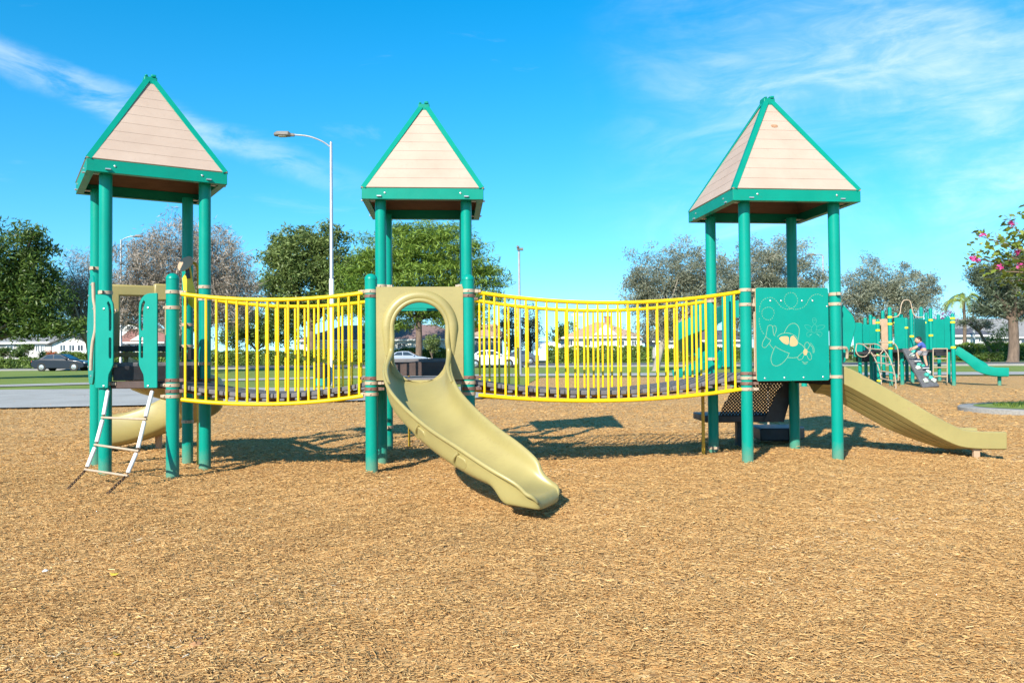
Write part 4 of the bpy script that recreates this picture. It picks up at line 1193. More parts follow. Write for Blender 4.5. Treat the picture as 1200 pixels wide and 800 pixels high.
# the faint winged insect at the right
m = MB()
for pts in ([(590, 306), (600, 300), (618, 308), (622, 326), (608, 342), (594, 334), (590, 306)], [(606, 345), (588, 362), (582, 386), (590, 402), (612, 404), (618, 384), (622, 360), (606, 345)], [(622, 362), (650, 352), (684, 356), (672, 374), (640, 386), (618, 382)], [(584, 366), (560, 352), (530, 352), (540, 374), (562, 388), (584, 384)], [(596, 404), (570, 398), (546, 408), (548, 430), (566, 434)], [(616, 404), (640, 398), (662, 410), (656, 430), (640, 436)], [(598, 314), (606, 318)], [(612, 314), (616, 322)]):
    groove(m, pts, 1.5)
for a, b in (((568, 424), (582, 416)), ((622, 414), (640, 426))): groove(m, [a, b], 5, smooth=0)
obj('insect_engraving', m, simple('faint_engraving', (.10, .36, .26), .6), panel, smooth=False)
for cx, cy in [(271, 178), (353, 178), (513, 178), (594, 178), (220, 725), (369, 723), (516, 722), (665, 720), (180, 600) if False else (704, 218)]:
    m = MB(); m.lathe(pp(cx, cy, .010), [(.010, -.002), (.010, .004), (.006, .007)], 10, axis=pn); obj('bolt', m, M['bolt'], panel)

# ---- stepped transfer platform behind the right tower
def uv_plane(o, scale=1.):
    me = o.data; uv = me.uv_layers.new(name='UVMap')
    for p in me.polygons:
        n = p.normal
        for li in p.loop_indices:
            c = me.vertices[me.loops[li].vertex_index].co
            uv.data[li].uv = (c.x * scale, c.y * scale) if abs(n.z) > .7 else (((c.x if abs(n.y) > abs(n.x) else c.y) * scale), c.z * scale)
zt = .44
tf = Vector((2.62, 10.32, 0))
m = MB(); m.prism(rrect(2.44, 10.42, 3.32, 11.2, .06), (0, 0, zt - .045), (1, 0, 0), (0, 1, 0), (0, 0, 1), .09)
plat = obj('transfer_platform', m, M['black'], PLAY, bevel=.012)
# perforated risers climbing from the platform to the deck
stp = [((2.62, 10.46), (3.30, 10.50), zt, .62), ((2.70, 10.40), (3.40, 10.44), .62, .80), ((2.78, 10.34), (3.50, 10.38), .80, .97)]
for a, b, z0, z1 in stp:
    m = MB(); m.add([(a[0], a[1], z0), (b[0], b[1], z0), (b[0] + .07, b[1] - .03, z1), (a[0] + .07, a[1] - .03, z1), (a[0], a[1] + .012, z0), (b[0], b[1] + .012, z0), (b[0] + .07, b[1] - .018, z1), (a[0] + .07, a[1] - .018, z1)], [(0, 1, 2, 3), (7, 6, 5, 4), (0, 4, 5, 1), (1, 5, 6, 2), (2, 6, 7, 3), (3, 7, 4, 0)])
    o = obj('perforated_riser', m, M['perf'], plat); uv_plane(o)
m = MB(); m.add([(3.30, 10.44, zt - .09), (3.42, 10.44, zt), (3.66, 10.36, .97), (3.44, 10.36, .97), (3.30, 10.46, zt - .09), (3.42, 10.46, zt), (3.66, 10.38, .97), (3.44, 10.38, .97)], [(0, 1, 2, 3), (7, 6, 5, 4), (0, 4, 5, 1), (1, 5, 6, 2), (2, 6, 7, 3), (3, 7, 4, 0)])
m.add([(3.16, 10.40, zt - .085), (3.42, 10.40, zt - .085), (3.60, 10.40, .97), (3.34, 10.40, .74)], [(0, 1, 2, 3)])
obj('stringer', m, M['black'], plat)
p = gp(851, 515); m = MB(); m.box((p.x, 10.9, .20), (.13, .13, .46)); m.box((p.x, 10.9, .39), (.10, .10, .03)); obj('leg', m, M['black'], plat, bevel=.008)
m = MB(); ol = [(3.30, 11.0), (3.78, 10.98), (3.98, 11.25), (3.92, 11.62), (3.36, 11.7)]
m.prism(ol, (0, 0, .14), (1, 0, 0), (0, 1, 0), (0, 0, 1), .17); obj('low_step', m, M['black'], plat, bevel=.02)
p = gp(911.5, 516); m = MB(); m.tube([(p.x, 10.95, 0), (p.x, 10.95, .98)], .019, 10); o = obj('hand_pole', m, M['tan'], plat)
p = Vector((3.72, 12.0, 0)); m = MB(); m.tube([(p.x, 12.0, 0), (p.x, 12.0, .75)], .017, 8); obj('hand_pole', m, M['tan'], plat)
m = MB(); m.tube([(3.72, 12.0, .72), (3.55, 11.4, .80), (3.56, 10.95, .86)], .015, 8); obj('hand_rail', m, M['tan'], plat)
m = MB(); p = gp(824.5, 531.5); m.tube([(p.x, p.y, -.06), (p.x, p.y, .92)], .020, 10); obj('support_tube', m, M['gold'], PLAY)
# grab handles by the posts of the right tower
for X, Yp, za, zb_ in ((2.69, 9.20, .93, 1.84), (3.52, 9.38, 1.05, 1.75)):
    m = MB(); m.tube(smooth_path([(X - .06, Yp, zb_), (X, Yp, zb_ - .01), (X + .02, Yp, zb_ - .08), (X + .02, Yp, za + .08), (X, Yp, za + .01), (X - .06, Yp, za)], 4), .014, 8); obj('grab_bar', m, M['tan'], PLAY)

# ------------------------------------------------------------------ the farther play structure
FARP = thing('far_play_structure', 'smaller green play structure far right with yellow clamps and no roofs', 'play structure', (14.0, 28.5, zg(28.5)))
FY = 28.5
def fpost(x, top, bottom, Y=None, r=.066, cl=()):
    b = gp(x, bottom); Y = Y or b.y
    b = at(x, bottom, Y); t_ = at(x, top, Y); g = zg(Y)
    m = MB(); m.lathe((b.x, Y, 0), [(r, g - .06), (r, t_.z - r), (r * .9, t_.z - r * .5), (r * .6, t_.z - r * .15), (r * .1, t_.z)], 14)
    o = obj('post', m, M['post'], FARP, angle=50)
    for y in cl:
        c = at(x, y, Y); m = MB(); m.lathe((b.x, Y, c.z), [(r + .01, -.035), (r + .014, -.03), (r + .014, .03), (r + .01, .035)], 12); obj('clamp', m, M['yclamp'], o)
    return o
def fpanel(name, x0, x1, y0, y1, Y, mat='hdpe', th=.025, dY=0., r=.05):
    """upright panel spanning the given photograph columns and rows at distance Y"""
    a, b = at(x0, y0, Y), at(x1, y0, Y + dY); zt, zb = a.z, at(x0, y1, Y).z
    d = Vector((b.x - a.x, b.y - a.y, 0)); L = d.length; d.normalize(); n = Vector((d.y, -d.x, 0))
    m = MB(); m.prism(rrect(0, zb, L, zt, min(r, L / 3)), (a.x, a.y, 0), d, (0, 0, 1), n, th)
    return obj(name, m, M[mat], FARP, bevel=.005)
def ftube(name, pts, Y, mat='tan', r=.019, parent=None, sm=4):
    q = [at(x, y, Y if not isinstance(Y, (list, tuple)) else Y[i]) for i, (x, y) in enumerate(pts)]
    m = MB(); m.tube(smooth_path(q, sm) if sm else q, r, 8); return obj(name, m, M[mat], parent or FARP, angle=60)
fpost(1008, 378, 437, 30.5, cl=(387, 409)); fpost(1021.5, 368.6, 446, 31.5, cl=(383,)); fpost(1030, 373.5, 448, 29.8, cl=(378, 387, 416, 446))
fpost(1036, 363.5, 445, 32.5, cl=()); fpost(1044.3, 359.6, 450.7, 28.7, cl=(371.5, 379.5, 401, 408)); fpost(1057.5, 368, 449.5, 29.3, cl=())
fpost(1069.5, 362, 447, 30.8, cl=(394,)); fpost(1081, 359.5, 444, 32.0, cl=(380,)); fpost(1092, 361, 446, 31.2, cl=(375, 393)); fpost(1118, 367, 451, 28.2, cl=(373, 377.5, 407))
fpost(857.5, 345, 428, 29.0)
fpanel('panel', 1048, 1060, 372, 408.5, 28.9); fpanel('panel', 1071, 1084, 373, 409, 31.0, dY=1.0); fpanel('panel', 1085.5, 1096, 373, 409, 31.3); fpanel('panel', 1019, 1029, 380, 402, 30.2)
fpanel('panel', 1000, 1010, 378, 418, 30.2); fpanel('panel', 1011, 1021, 380, 404, 31.2); fpanel('panel', 1106.5, 1116.5, 372, 409, 28.6); fpanel('panel', 1096, 1106, 374, 408, 32.0)
fpanel('panel', 845.5, 854, 344, 430, 28.6); fpanel('panel', 856, 866, 352, 372, 29.0)
tp_ = fpanel('tan_panel', 1032.5, 1040, 373.5, 409.5, 29.6, 'tanpanel')
fpanel('tan_panel', 1021.5, 1034, 374, 381, 32, 'tanpanel')
for x, t_, b_, Y in ((1015, 372, 440, 32.4), (1025.5, 371, 443, 32.8), (1051, 366, 443, 32.2), (1063, 372, 443, 32.6), (1087, 366, 442, 33.2), (1101, 368, 443, 32.6), (1112, 370, 444, 31.6)): fpost(x, t_, b_, Y, cl=(t_ + 12,))
for x0, x1, y0, y1, Y, d in ((1006, 1016, 379, 416, 32.6, .4), (1022, 1031, 383, 412, 32.9, .3), (1060, 1070, 374, 409, 32.7, .5), (1098, 1117, 374, 408, 32.4, .2)): fpanel('panel', x0, x1, y0, y1, Y, dY=d)
# decks
for x0, x1, y, Y, d in ((1040, 1070, 409.5, 28.9, 2.6), (1070, 1118, 409.5, 29.6, 2.4), (1004, 1036, 412, 30.0, 2.4)):
    a, b = at(x0, y, Y), at(x1, y, Y); m = MB(); m.prism(rrect(a.x, Y, b.x, Y + d, .05), (0, 0, a.z - .05), (1, 0, 0), (0, 1, 0), (0, 0, 1), .10); obj('deck', m, M['black'], FARP, bevel=.01)
for x0, x1, y0, y1, Y in ((1041, 1070, 411, 422, 31.4), (1084, 1117, 410, 417, 31.8), (1003, 1030, 414, 424, 32.2)): fpanel('under_panel', x0, x1, y0, y1, Y, 'black')
# hooped arch over the entrance, arched climbers, rungs
ftube('arch_pipe', [(1041, 371.6), (1050, 371.2), (1054.5, 367), (1056, 358), (1058.5, 352.6), (1062.3, 351.4), (1066.5, 353), (1068.5, 360), (1070.5, 368), (1075, 371.5), (1083, 371.5)], 28.9)
cl1 = [(1003.5, 403), (1008, 402.8), (1014, 405.5), (1021, 413), (1027, 424), (1031.5, 438), (1033, 450)]
cl2 = [(1019.5, 404), (1025, 402.8), (1033, 406.5), (1041, 417), (1046.5, 431), (1049.5, 444), (1050, 458)]
a1 = ftube('arched_climber', cl1, [29.4, 29.2, 28.9, 28.4, 27.9, 27.4, 27.1]); ftube('climber_rail', cl2, [28.6, 28.4, 28.0, 27.5, 27.0, 26.5, 26.2], parent=a1)
for i, (p, q) in enumerate((((1009, 403), (1026, 403)), ((1017, 408), (1036, 410)), ((1022, 415.5), (1041.5, 418)), ((1026.5, 424.5), (1045, 427)), ((1030, 434), (1048, 437)), ((1032, 443), (1049.5, 447)))):
    ftube('rung', [p, q], [28.7 - .3 * i, 28.0 - .32 * i], r=.018, parent=a1, sm=0)
ftube('swirl_pipe', [(1004, 403), (1003, 411), (1007, 417), (1014, 417.5), (1019, 412), (1020, 405)], 29.0, r=.018, parent=a1)
ftube('swirl_pipe', [(1024, 418), (1031, 415), (1036, 409)], 28.6, r=.018, parent=a1)
ftube('hand_pipe', [(1030, 401), (1044, 401), (1050, 404.5), (1052.5, 412), (1053, 428), (1052.5, 446)], 28.4)
fl_ = ftube('ladder', [(1093.5, 408), (1093.5, 440)], 28.4, sm=0); ftube('rail', [(1110, 408), (1110, 448)], 28.4, parent=fl_, sm=0)
for y in (408.5, 420, 430.5, 440.5): ftube('rung', [(1093.5, y), (1110, y)], 28.4, parent=fl_, sm=0, r=.02)
# climbing ramp with holds
A0, A1, B0, B1 = at(1057.5, 408, 28.6), at(1068.5, 408, 28.6), at(1082, 453.5, 26.9), at(1101, 451.5, 27.1)
nr = (A1 - A0).cross(B0 - A0).normalized(); nr = -nr if nr.y > 0 else nr
m = MB(); vs = [A0, A1, B1, B0]; m.add(vs + [v - nr * .09 for v in vs], [(0, 1, 2, 3), (7, 6, 5, 4), (0, 4, 5, 1), (1, 5, 6, 2), (2, 6, 7, 3), (3, 7, 4, 0)])
ramp_ = obj('climbing_ramp', m, M['rock'], FARP, bevel=.012)
for k, (x, y, mat) in enumerate(((1069, 417, 'fadedhold'), (1071, 413, 'hold'), (1077, 428, 'hold'), (1076, 431.5, 'fadedhold'), (1083, 430, 'hold'), (1086, 440, 'hold'), (1084.5, 446, 'fadedhold'), (1091, 444, 'hold'), (1094, 446.5, 'fadedhold'), (1088, 437, 'fadedhold'))):
    t_ = (y - 408) / 44; s_ = (x - (1057.5 + 24.5 * t_)) / (11 + 8 * t_); c = (A0.lerp(A1, s_)).lerp(B0.lerp(B1, s_), t_) + nr * .02
    m = MB(); m.lathe(c, [(.02, -.02), (.085, 0), (.075, .04), (.03, .065)], 9, axis=nr); m.v = [tuple(Vector(v) + Vector((random.Random(k + i).uniform(-.02, .02), 0, random.Random(k * 7 + i).uniform(-.02, .02)))) for i, v in enumerate(m.v)]
    obj('hold', m, M[mat], ramp_, angle=30)
# green chute on the right
def chute(name, path, w, h, mat, label=None, parent=None, th=.035):
    P = smooth_path(path, 5); fr = []
    for i in range(len(P)):
        d = Vector(P[min(i + 1, len(P) - 1)]) - Vector(P[max(i - 1, 0)]); d.normalize(); sd = d.cross(Vector((0, 0, 1))).normalized(); up_ = sd.cross(d).normalized(); fr.append((Vector(P[i]), sd, up_))
    pr = [(-w, h), (-w + th, h)] + [(-(w - th) * math.cos(math.pi * k / 8), -(h * .3) * math.sin(math.pi * k / 8) ** .5 + .0) for k in range(9)] + [(w - th, h), (w, h)] + [((w) * math.cos(math.pi * k / 8), -(h * .3 + th) * math.sin(math.pi * k / 8) ** .4 - .02) for k in range(9)]
    m = MB(); m.sweep(fr, lambda i: pr); o = obj(name, m, M[mat], parent or FARP, angle=50)
    if label: o['label'] = label
    return o
sp_pts = [(1119, 412, 28.6), (1128, 417, 28.5), (1142, 427, 28.3), (1153, 434, 28.1), (1163, 437, 28.0), (1179, 437.5, 27.9)]
fs = chute('green_slide', [at(*p) for p in sp_pts], .28, .20, 'green_shell', 'low green slide running down to the right')
p = at(1171, 436, 28.0); m = MB(); m.lathe((p.x, p.y, 0), [(.06, zg(28)), (.06, p.z)], 12); obj('slide_leg', m, M['post'], fs)
# the spiral slide seen between the bars of the right bridge
cen = at(819, 400, 30.0); pts = []
for i in range(15):
    a = R(-5 - 25 * i); pts.append(Vector((cen.x + .56 * math.cos(a) , 30.0 + .56 * math.sin(a), at(817, 368 + 60 * i / 14, 30).z)))
ss = chute('spiral_slide', pts, .34, .44, 'green_shell', 'green spiral slide behind the right bridge', th=.04)
m = MB(); m.lathe((cen.x, 30.0, 0), [(.08, zg(30)), (.08, at(817, 352, 30).z)], 14); obj('post', m, M['post'], ss)
pts = [at(832, 422, 29.6), at(822, 429, 29.3), at(808, 436, 29.1), at(792, 439.5, 29.0)]
chute('slide_exit', pts, .3, .18, 'green_shell', parent=ss)
m = MB(); q0 = at(812, 350, 29.6); q1 = at(833, 350, 29.6); zb_ = at(820, 372, 29.6).z
m.prism([(q0.x + .12, q0.z), (q1.x, q0.z + .05), (q1.x, zb_ - .1), (q0.x - .1, zb_), (q0.x - .05, q0.z - .2)], (0, 29.45, 0), (1, 0, 0), (0, 0, 1), (0, 1, 0), .08)
obj('slide_hood', m, M['green_shell'], ss, bevel=.03, segs=3)
# stepping pods behind the right tower
for k, (x, y, hgt) in enumerate(((921.5, 457.5, .30), (942.5, 452.5, .16), (962.5, 458.5, .12))):
    p = gp(x, y); m = MB(); m.lathe((p.x, p.y, p.z), [(.10, -.03), (.10, hgt), (.17, hgt + .02), (.18, hgt + .07), (.10, hgt + .10), (.02, hgt + .105)], 16)
    o = obj('stepping_pod', m, M['green_shell']); tag(o, ['tall green stepping pod nearest the picture panel post', 'short green stepping pod between the other two pods', 'low green stepping pod beside the tan straight slide'][k], 'stepping pod', 'green stepping pods behind the right tower')

# ------------------------------------------------------------------ the climbing child
def skin_body(name, joints, edges, mat, parent, sub=2):
    me = bpy.data.meshes.new(name); off = root_loc(parent) if parent else Vector()
    me.from_pydata([tuple(Vector(j[0]) - off) for j in joints], edges, [])
    o = bpy.data.objects.new(name, me); COL.objects.link(o)
    sk = o.modifiers.new('skin', 'SKIN'); sk.use_smooth_shade = True
    for i, j in enumerate(joints): me.skin_vertices[0].data[i].radius = (j[1], j[1] * (j[2] if len(j) > 2 else 1))
    me.skin_vertices[0].data[0].use_root = True
    s_ = o.modifiers.new('sub', 'SUBSURF'); s_.levels = sub; s_.render_levels = sub
    dg = bpy.context.evaluated_depsgraph_get(); m2 = bpy.data.meshes.new_from_object(o.evaluated_get(dg)); o.modifiers.clear(); o.data = m2
    m2.materials.clear(); m2.materials.append(mat)
    for p in m2.polygons: p.use_smooth = True
    if parent: o.parent = parent
    return o
KY = 27.75
def K(x, y, dy=0.): return at(x, y, KY + dy)
foot_a, foot_b = K(1076.5, 421.5, -.02), K(1086.5, 430.5, -.16)
kid = thing('person', 'small child in a blue shirt and grey shorts climbing the grey ramp', 'child', K(1084, 432))
head = K(1075.8, 398.6, .02)
J = [(K(1081.2, 411.5), .095, .8), (K(1081.8, 407), .10, .85), (K(1080.2, 403), .09, .8), (K(1078.2, 400.8), .05), (head, .055),                                  # pelvis, chest, neck
     (K(1077.5, 404, -.10), .040), (K(1072.5, 408.0, -.12), .030), (K(1068.6, 409.4, -.08), .024),                                                               # near arm
     (K(1077.6, 404, .10), .040), (K(1073.0, 406.3, .14), .030), (K(1069.4, 407.5, .14), .024),                                                               # far arm
     (K(1078.6, 413, .08), .068), (K(1073.8, 413.4, .10), .050), (K(1075.8, 418.2, .08), .038), (K(1077.0, 421.4, .04), .028),                                      # far bent leg
     (K(1083.4, 413.4, -.08), .068), (K(1084.0, 420.0, -.10), .046), (K(1085.6, 425.5, -.12), .040), (K(1086.6, 429.6, -.14), .028)]
Ed = [(0, 1), (1, 2), (2, 3), (3, 4), (2, 5), (5, 6), (6, 7), (2, 8), (8, 9), (9, 10), (0, 11), (11, 12), (12, 13), (13, 14), (0, 15), (15, 16), (16, 17), (17, 18)]
body = skin_body('body', J, Ed, M['skin'], kid)
# head with nose, ears; hands with fingers
m = MB()
def ball(mb, c, r, n=14, sq=(1, 1, 1)):
    vs = []; fs = []
    for i in range(n + 1):
        for j in range(n):
            th, ph = math.pi * i / n, 2 * math.pi * j / n; vs.append(Vector(c) + Vector((r * sq[0] * math.sin(th) * math.cos(ph), r * sq[1] * math.sin(th) * math.sin(ph), r * sq[2] * math.cos(th))))
    for i in range(n):
        for j in range(n): fs.append((i * n + j, i * n + (j + 1) % n, (i + 1) * n + (j + 1) % n, (i + 1) * n + j))
    mb.add(vs, fs)
ball(m, head, .098, 16, (1.02, .92, 1.12)); ball(m, head + Vector((-.098, -.01, -.02)), .020, 8); ball(m, head + Vector((.005, -.09, -.01)), .022, 8, (1, .6, 1.4)); ball(m, head + Vector((.005, .09, -.01)), .022, 8, (1, .6, 1.4))
obj('head', m, M['skin'], kid, angle=180)
m = MB(); ball(m, head + Vector((.020, 0, .026)), .102, 16, (1.0, .96, 1.02)); obj('hair', m, M['hair'], kid, angle=180)
for sgn in (-1, 1):
    m = MB(); ball(m, head + Vector((-.086, sgn * .035, .012)), .011, 8); obj('eye', m, M['hair'], kid)
for w_, hand in ((J[7][0], -1), (J[10][0], 1)):
    m = MB(); ball(m, w_ + Vector((-.025, 0, -.005)), .034, 10, (1.2, .9, .6))
    for f in range(4): m.tube(smooth_path([w_ + Vector((-.05, -.026 + .017 * f, 0)), w_ + Vector((-.080 + .004 * abs(f - 1.5), -.028 + .018 * f, -.006)), w_ + Vector((-.098 + .006 * abs(f - 1.5), -.028 + .018 * f, -.030))], 2), .0075, 6)
    m.tube([w_ + Vector((-.015, hand * .025, -.004)), w_ + Vector((-.04, hand * .048, -.012)), w_ + Vector((-.058, hand * .045, -.026))], .008, 6)
    obj('hand', m, M['skin'], kid, angle=60)
SJ = [(K(1081.4, 410.0), .115, .85), (K(1081.9, 407), .122, .9), (K(1080.3, 403.2), .112, .85), (K(1078.6, 401.4), .062), (K(1077.5, 404, -.12), .056), (K(1075.2, 406.0, -.13), .048), (K(1077.6, 404, .12), .056), (K(1075.2, 405.4, .14), .048)]
skin_body('shirt', SJ, [(0, 1), (1, 2), (2, 3), (2, 4), (4, 5), (2, 6), (6, 7)], M['shirt'], kid)
HJ = [(K(1081.2, 411.2), .122, .85), (K(1078.6, 413, .08), .086), (K(1074.6, 413.2, .10), .070), (K(1083.4, 413.6, -.08), .088), (K(1084.0, 418.2, -.10), .070)]
skin_body('shorts', HJ, [(0, 1), (1, 2), (0, 3), (3, 4)], M['shorts'], kid)
for f in (J[14][0], J[18][0]):
    m = MB(); m.sweep([(f + Vector((.05, 0, -.035)), Vector((0, 1, 0)), zu), (f + Vector((0.0, 0, -.035)), Vector((0, 1, 0)), zu), (f + Vector((-.10, 0, -.045)), Vector((0, 1, 0)), zu), (f + Vector((-.15, 0, -.05)), Vector((0, 1, 0)), zu)],
                    lambda i: [(-.035, 0), (.035, 0), (.038, (.05, .07, .045, .025)[i]), (.0, (.075, .085, .055, .03)[i]), (-.038, (.05, .07, .045, .025)[i])])
    sh = obj('shoe', m, M['shoe'], kid, bevel=.008); m = MB(); m.box(f + Vector((-.05, 0, -.045)), (.21, .082, .022)); obj('sole', m, M['sole'], sh, bevel=.006)

# ------------------------------------------------------------------ trees
def add_leaves(rng, V, VAL, c, n, spread, size, aspect, up=.3, droop=0., cval=.5, vspread=.35):
    p = c + np.clip(rng.normal(0, 1, (n, 3)), -1.7, 1.7) * np.array(spread)
    nrm = rng.normal(0, 1, (n, 3)); nrm[:, 2] = np.abs(nrm[:, 2]) + up; nrm /= np.linalg.norm(nrm, axis=1)[:, None]
    r = rng.normal(0, 1, (n, 3)); r[:, 2] -= droop; a = np.cross(nrm, np.cross(r, nrm)); a /= np.linalg.norm(a, axis=1)[:, None] + 1e-9; b = np.cross(nrm, a)
    s = size * rng.uniform(.6, 1.35, n)[:, None]
    V.append(np.stack([p - a * s, p + b * s * aspect * .5 + a * s * .1, p + a * s, p - b * s * aspect * .5 + a * s * .1], 1))
    VAL.append(np.clip(cval + rng.normal(0, vspread * .5, n), 0, 1))

def tree(name, label, cat, Y, base_px, lobes, mat, seed, leaf=.16, aspect=.55, per=70, dens=1.0, clump=.55, bark='bark', trunk_r=.22, group=None, fork=.45, up=.3, droop=0., bare=0, hollow=.35, lean=0., limbs=16, sq=(1, 1, .75)):
    """lobes: ellipses of the photograph (x, y, half width, half height) turned into round masses at distance Y"""
    rng = np.random.default_rng(seed); rr = random.Random(seed)
    bp = at(base_px, 430, Y); base = Vector((bp.x, Y, zg(Y)))
    root = thing(name, label, cat, base, group); k = Y / F_PX
    V, VAL, cl = [], [], []
    for (x, y, a, b) in lobes:
        c = at(x, y, Y); A_, B_ = a * k, b * k
        n = max(3, int(dens * 9.5 * (A_ * A_ * B_) ** .66 / (clump ** 1.5)))
        for _ in range(n):
            d = rng.normal(0, 1, 3); d /= np.linalg.norm(d); q = rng.uniform(hollow, 1) ** .6 * rng.uniform(.86, 1.12)
            cl.append((np.array(c) + d * np.array([A_, min(A_, B_ * 1.2), B_]) * q * (1 + .16 * math.sin(5 * d[0] + 4 * d[2] + x)), rng.random()))
    for c, v in cl:
        add_leaves(rng, V, VAL, c, int(per * rng.uniform(.5, 1.4)), np.array(sq) * clump * rng.uniform(.30, .56), leaf, aspect, up, droop, .22 + .56 * v)
    v = np.concatenate(V).reshape(-1, 3); val = np.concatenate(VAL)
    crown = fast_mesh('crown', v, np.arange(len(v)).reshape(-1, 4), val, mat, root)
    # trunk, limbs and twigs
    mc = np.mean([c for c, _ in cl], 0); top = np.array([mc[0], mc[1], mc[2]])
    b0 = np.array(base); fk = b0 + (top - b0) * fork; fk[0] += lean
    m = MB(); path = smooth_path([b0 - np.array([0, 0, .1]), b0 + (fk - b0) * .35 + np.array([rr.uniform(-.1, .1), 0, 0]), fk], 5); n = len(path)
    m.tube(path, [trunk_r * (1.35 if i == 0 else 1.0 - .25 * i / n) for i in range(n)], 12)
    for j in range(limbs):
        c = cl[rr.randrange(len(cl))][0]; mid = fk + (c - fk) * .5 + np.array([rr.uniform(-.5, .5), rr.uniform(-.5, .5), rr.uniform(-.1, .7)]) * clump
        P = smooth_path([fk - np.array([0, 0, .15]), mid, c], 4); m.tube(P, [trunk_r * (.55 - .47 * i / (len(P) - 1)) for i in range(len(P))], 7)
    for j in range(bare):
        x, y, a, b = lobes[rr.randrange(len(lobes))]; c = np.array(at(x, y, Y)); d = rng.normal(0, 1, 3); d[2] = abs(d[2]) * .8 + .15; d /= np.linalg.norm(d)
        s0 = c + d * np.array([a, a, b]) * k * .3; e = c + d * np.array([a, a, b]) * k * rr.uniform(.95, 1.25); mid = (s0 + e) / 2 + rng.normal(0, .25, 3)
        m.tube(smooth_path([s0, mid, e], 3), [.035, .03, .026, .021, .016, .011, .006], 4)
        for q in range(3):
            f = rr.uniform(.4, .9); p0 = s0 + (e - s0) * f; m.tube([p0, p0 + (d + rng.normal(0, .6, 3)) * rr.uniform(.3, .7)], [.014, .005], 4)
    obj('trunk', m, M[bark], root, angle=60)
    return root

tree('evergreen_tree', 'dense dark green tree at the left edge over the dark blue car', 'tree', 46, -40, [(24, 288, 30, 26), (-35, 320, 66, 60), (44, 318, 22, 24), (-5, 345, 54, 40), (58, 350, 20, 22), (30, 350, 30, 30), (24, 380, 56, 14), (72, 384, 30, 9), (-60, 380, 50, 30)], M['leaf_dark'], 11, leaf=.15, per=95, clump=.75, trunk_r=.4, dens=1.25)
tree('bare_tree', 'thin grey bare tree between the dark green tree and the left tower', 'tree', 50, 110, [(92, 340, 34, 44), (108, 350, 30, 42), (75, 355, 24, 34), (95, 385, 30, 12)], M['leaf_brush'], 12, leaf=.17, aspect=.13, per=75, clump=.8, dens=1.6, trunk_r=.2, up=0, droop=.5, bare=46, limbs=30, bark='bark_pale', hollow=.1)
tree('willow_tree', 'large grey brown willow with sparse leaves behind the left tower', 'tree', 60, 205, [(205, 310, 52, 50), (250, 315, 45, 52), (165, 330, 40, 48), (280, 345, 28, 36), (225, 360, 70, 32), (150, 360, 34, 30)], M['leaf_brush'], 13, leaf=.2, aspect=.2, per=85, clump=.95, dens=1.7, trunk_r=.35, up=0, droop=.8, bare=70, limbs=34, bark='bark_pale', hollow=.15)
tree('shade_tree', 'round mid green tree right behind the grey street lamp', 'tree', 98, 368, [(350, 295, 34, 30), (388, 303, 30, 36), (328, 322, 22, 26), (358, 338, 48, 30), (400, 345, 26, 34), (345, 366, 30, 16), (336, 300, 18, 22)], M['leaf_green'], 14, leaf=.27, per=90, clump=1.25, trunk_r=.4, dens=1.2)
tree('feathery_tree', 'bright green feathery tree with drooping sprays behind the middle tower', 'tree', 92, 490, [(455, 303, 42, 36), (505, 288, 48, 28), (545, 316, 30, 34), (425, 328, 28, 32), (490, 333, 64, 34), (572, 326, 18, 15), (440, 360, 32, 15), (530, 358, 40, 17), (575, 348, 14, 8), (412, 350, 18, 14), (500, 276, 30, 16), (455, 376, 30, 12), (538, 374, 32, 11), (495, 352, 60, 20)], M['leaf_feather'], 15, leaf=.36, aspect=.26, per=95, clump=1.5, trunk_r=.42, up=.7, droop=.9, fork=.55, dens=1.3, sq=(1.35, 1.35, .36))
tree('olive_tree', 'grey green tree with a pale trunk behind the right end of the bridge', 'tree', 52, 768, [(770, 326, 38, 40), (812, 318, 38, 38), (790, 352, 50, 34), (745, 345, 20, 28), (838, 340, 28, 40), (780, 382, 44, 16)], M['leaf_olive'], 16, leaf=.115, aspect=.34, per=110, clump=.62, trunk_r=.24, bark='bark_pale', fork=.42, dens=1.15, group=None, bare=12)
tree('olive_tree', 'grey green tree framed by the posts of the right tower', 'tree', 55, 902, [(885, 318, 42, 44), (922, 316, 38, 42), (900, 352, 52, 36), (952, 345, 24, 32), (862, 350, 24, 34), (900, 384, 46, 16)], M['leaf_olive'], 17, leaf=.12, aspect=.34, per=110, clump=.65, trunk_r=.26, bark='bark_pale', dens=1.15, bare=12)
tree('olive_tree', 'grey green tree above the far play structure', 'tree', 62, 1035, [(1015, 334, 30, 34), (1060, 340, 36, 28), (1035, 355, 46, 28), (1085, 352, 18, 26), (1000, 362, 20, 26), (1040, 384, 52, 16)], M['leaf_olive'], 18, leaf=.13, aspect=.34, per=105, clump=.7, trunk_r=.28, bark='bark_pale', dens=1.15, bare=10)
tree('cypress_tree', 'narrow dark tree left of the two by the far white car', 'tree', 104, 597, [(597, 372, 11, 16), (597, 388, 13, 14), (598, 400, 12, 9)], M['leaf_pine'], 19, leaf=.22, aspect=.4, per=60, clump=.9, trunk_r=.2, limbs=6)
tree('cypress_tree', 'narrow dark tree right of the two by the far white car', 'tree', 106, 621, [(622, 370, 11, 14), (621, 386, 13, 14), (620, 399, 12, 9)], M['leaf_pine'], 20, leaf=.22, aspect=.4, per=60, clump=.9, trunk_r=.2, limbs=6)
tree('garden_tree', 'small round dark tree beside the tan roofed house', 'tree', 125, 664, [(664, 386, 11, 10), (652, 393, 10, 8)], M['leaf_dark'], 21, leaf=.26, per=60, clump=1.0, trunk_r=.2, limbs=6)
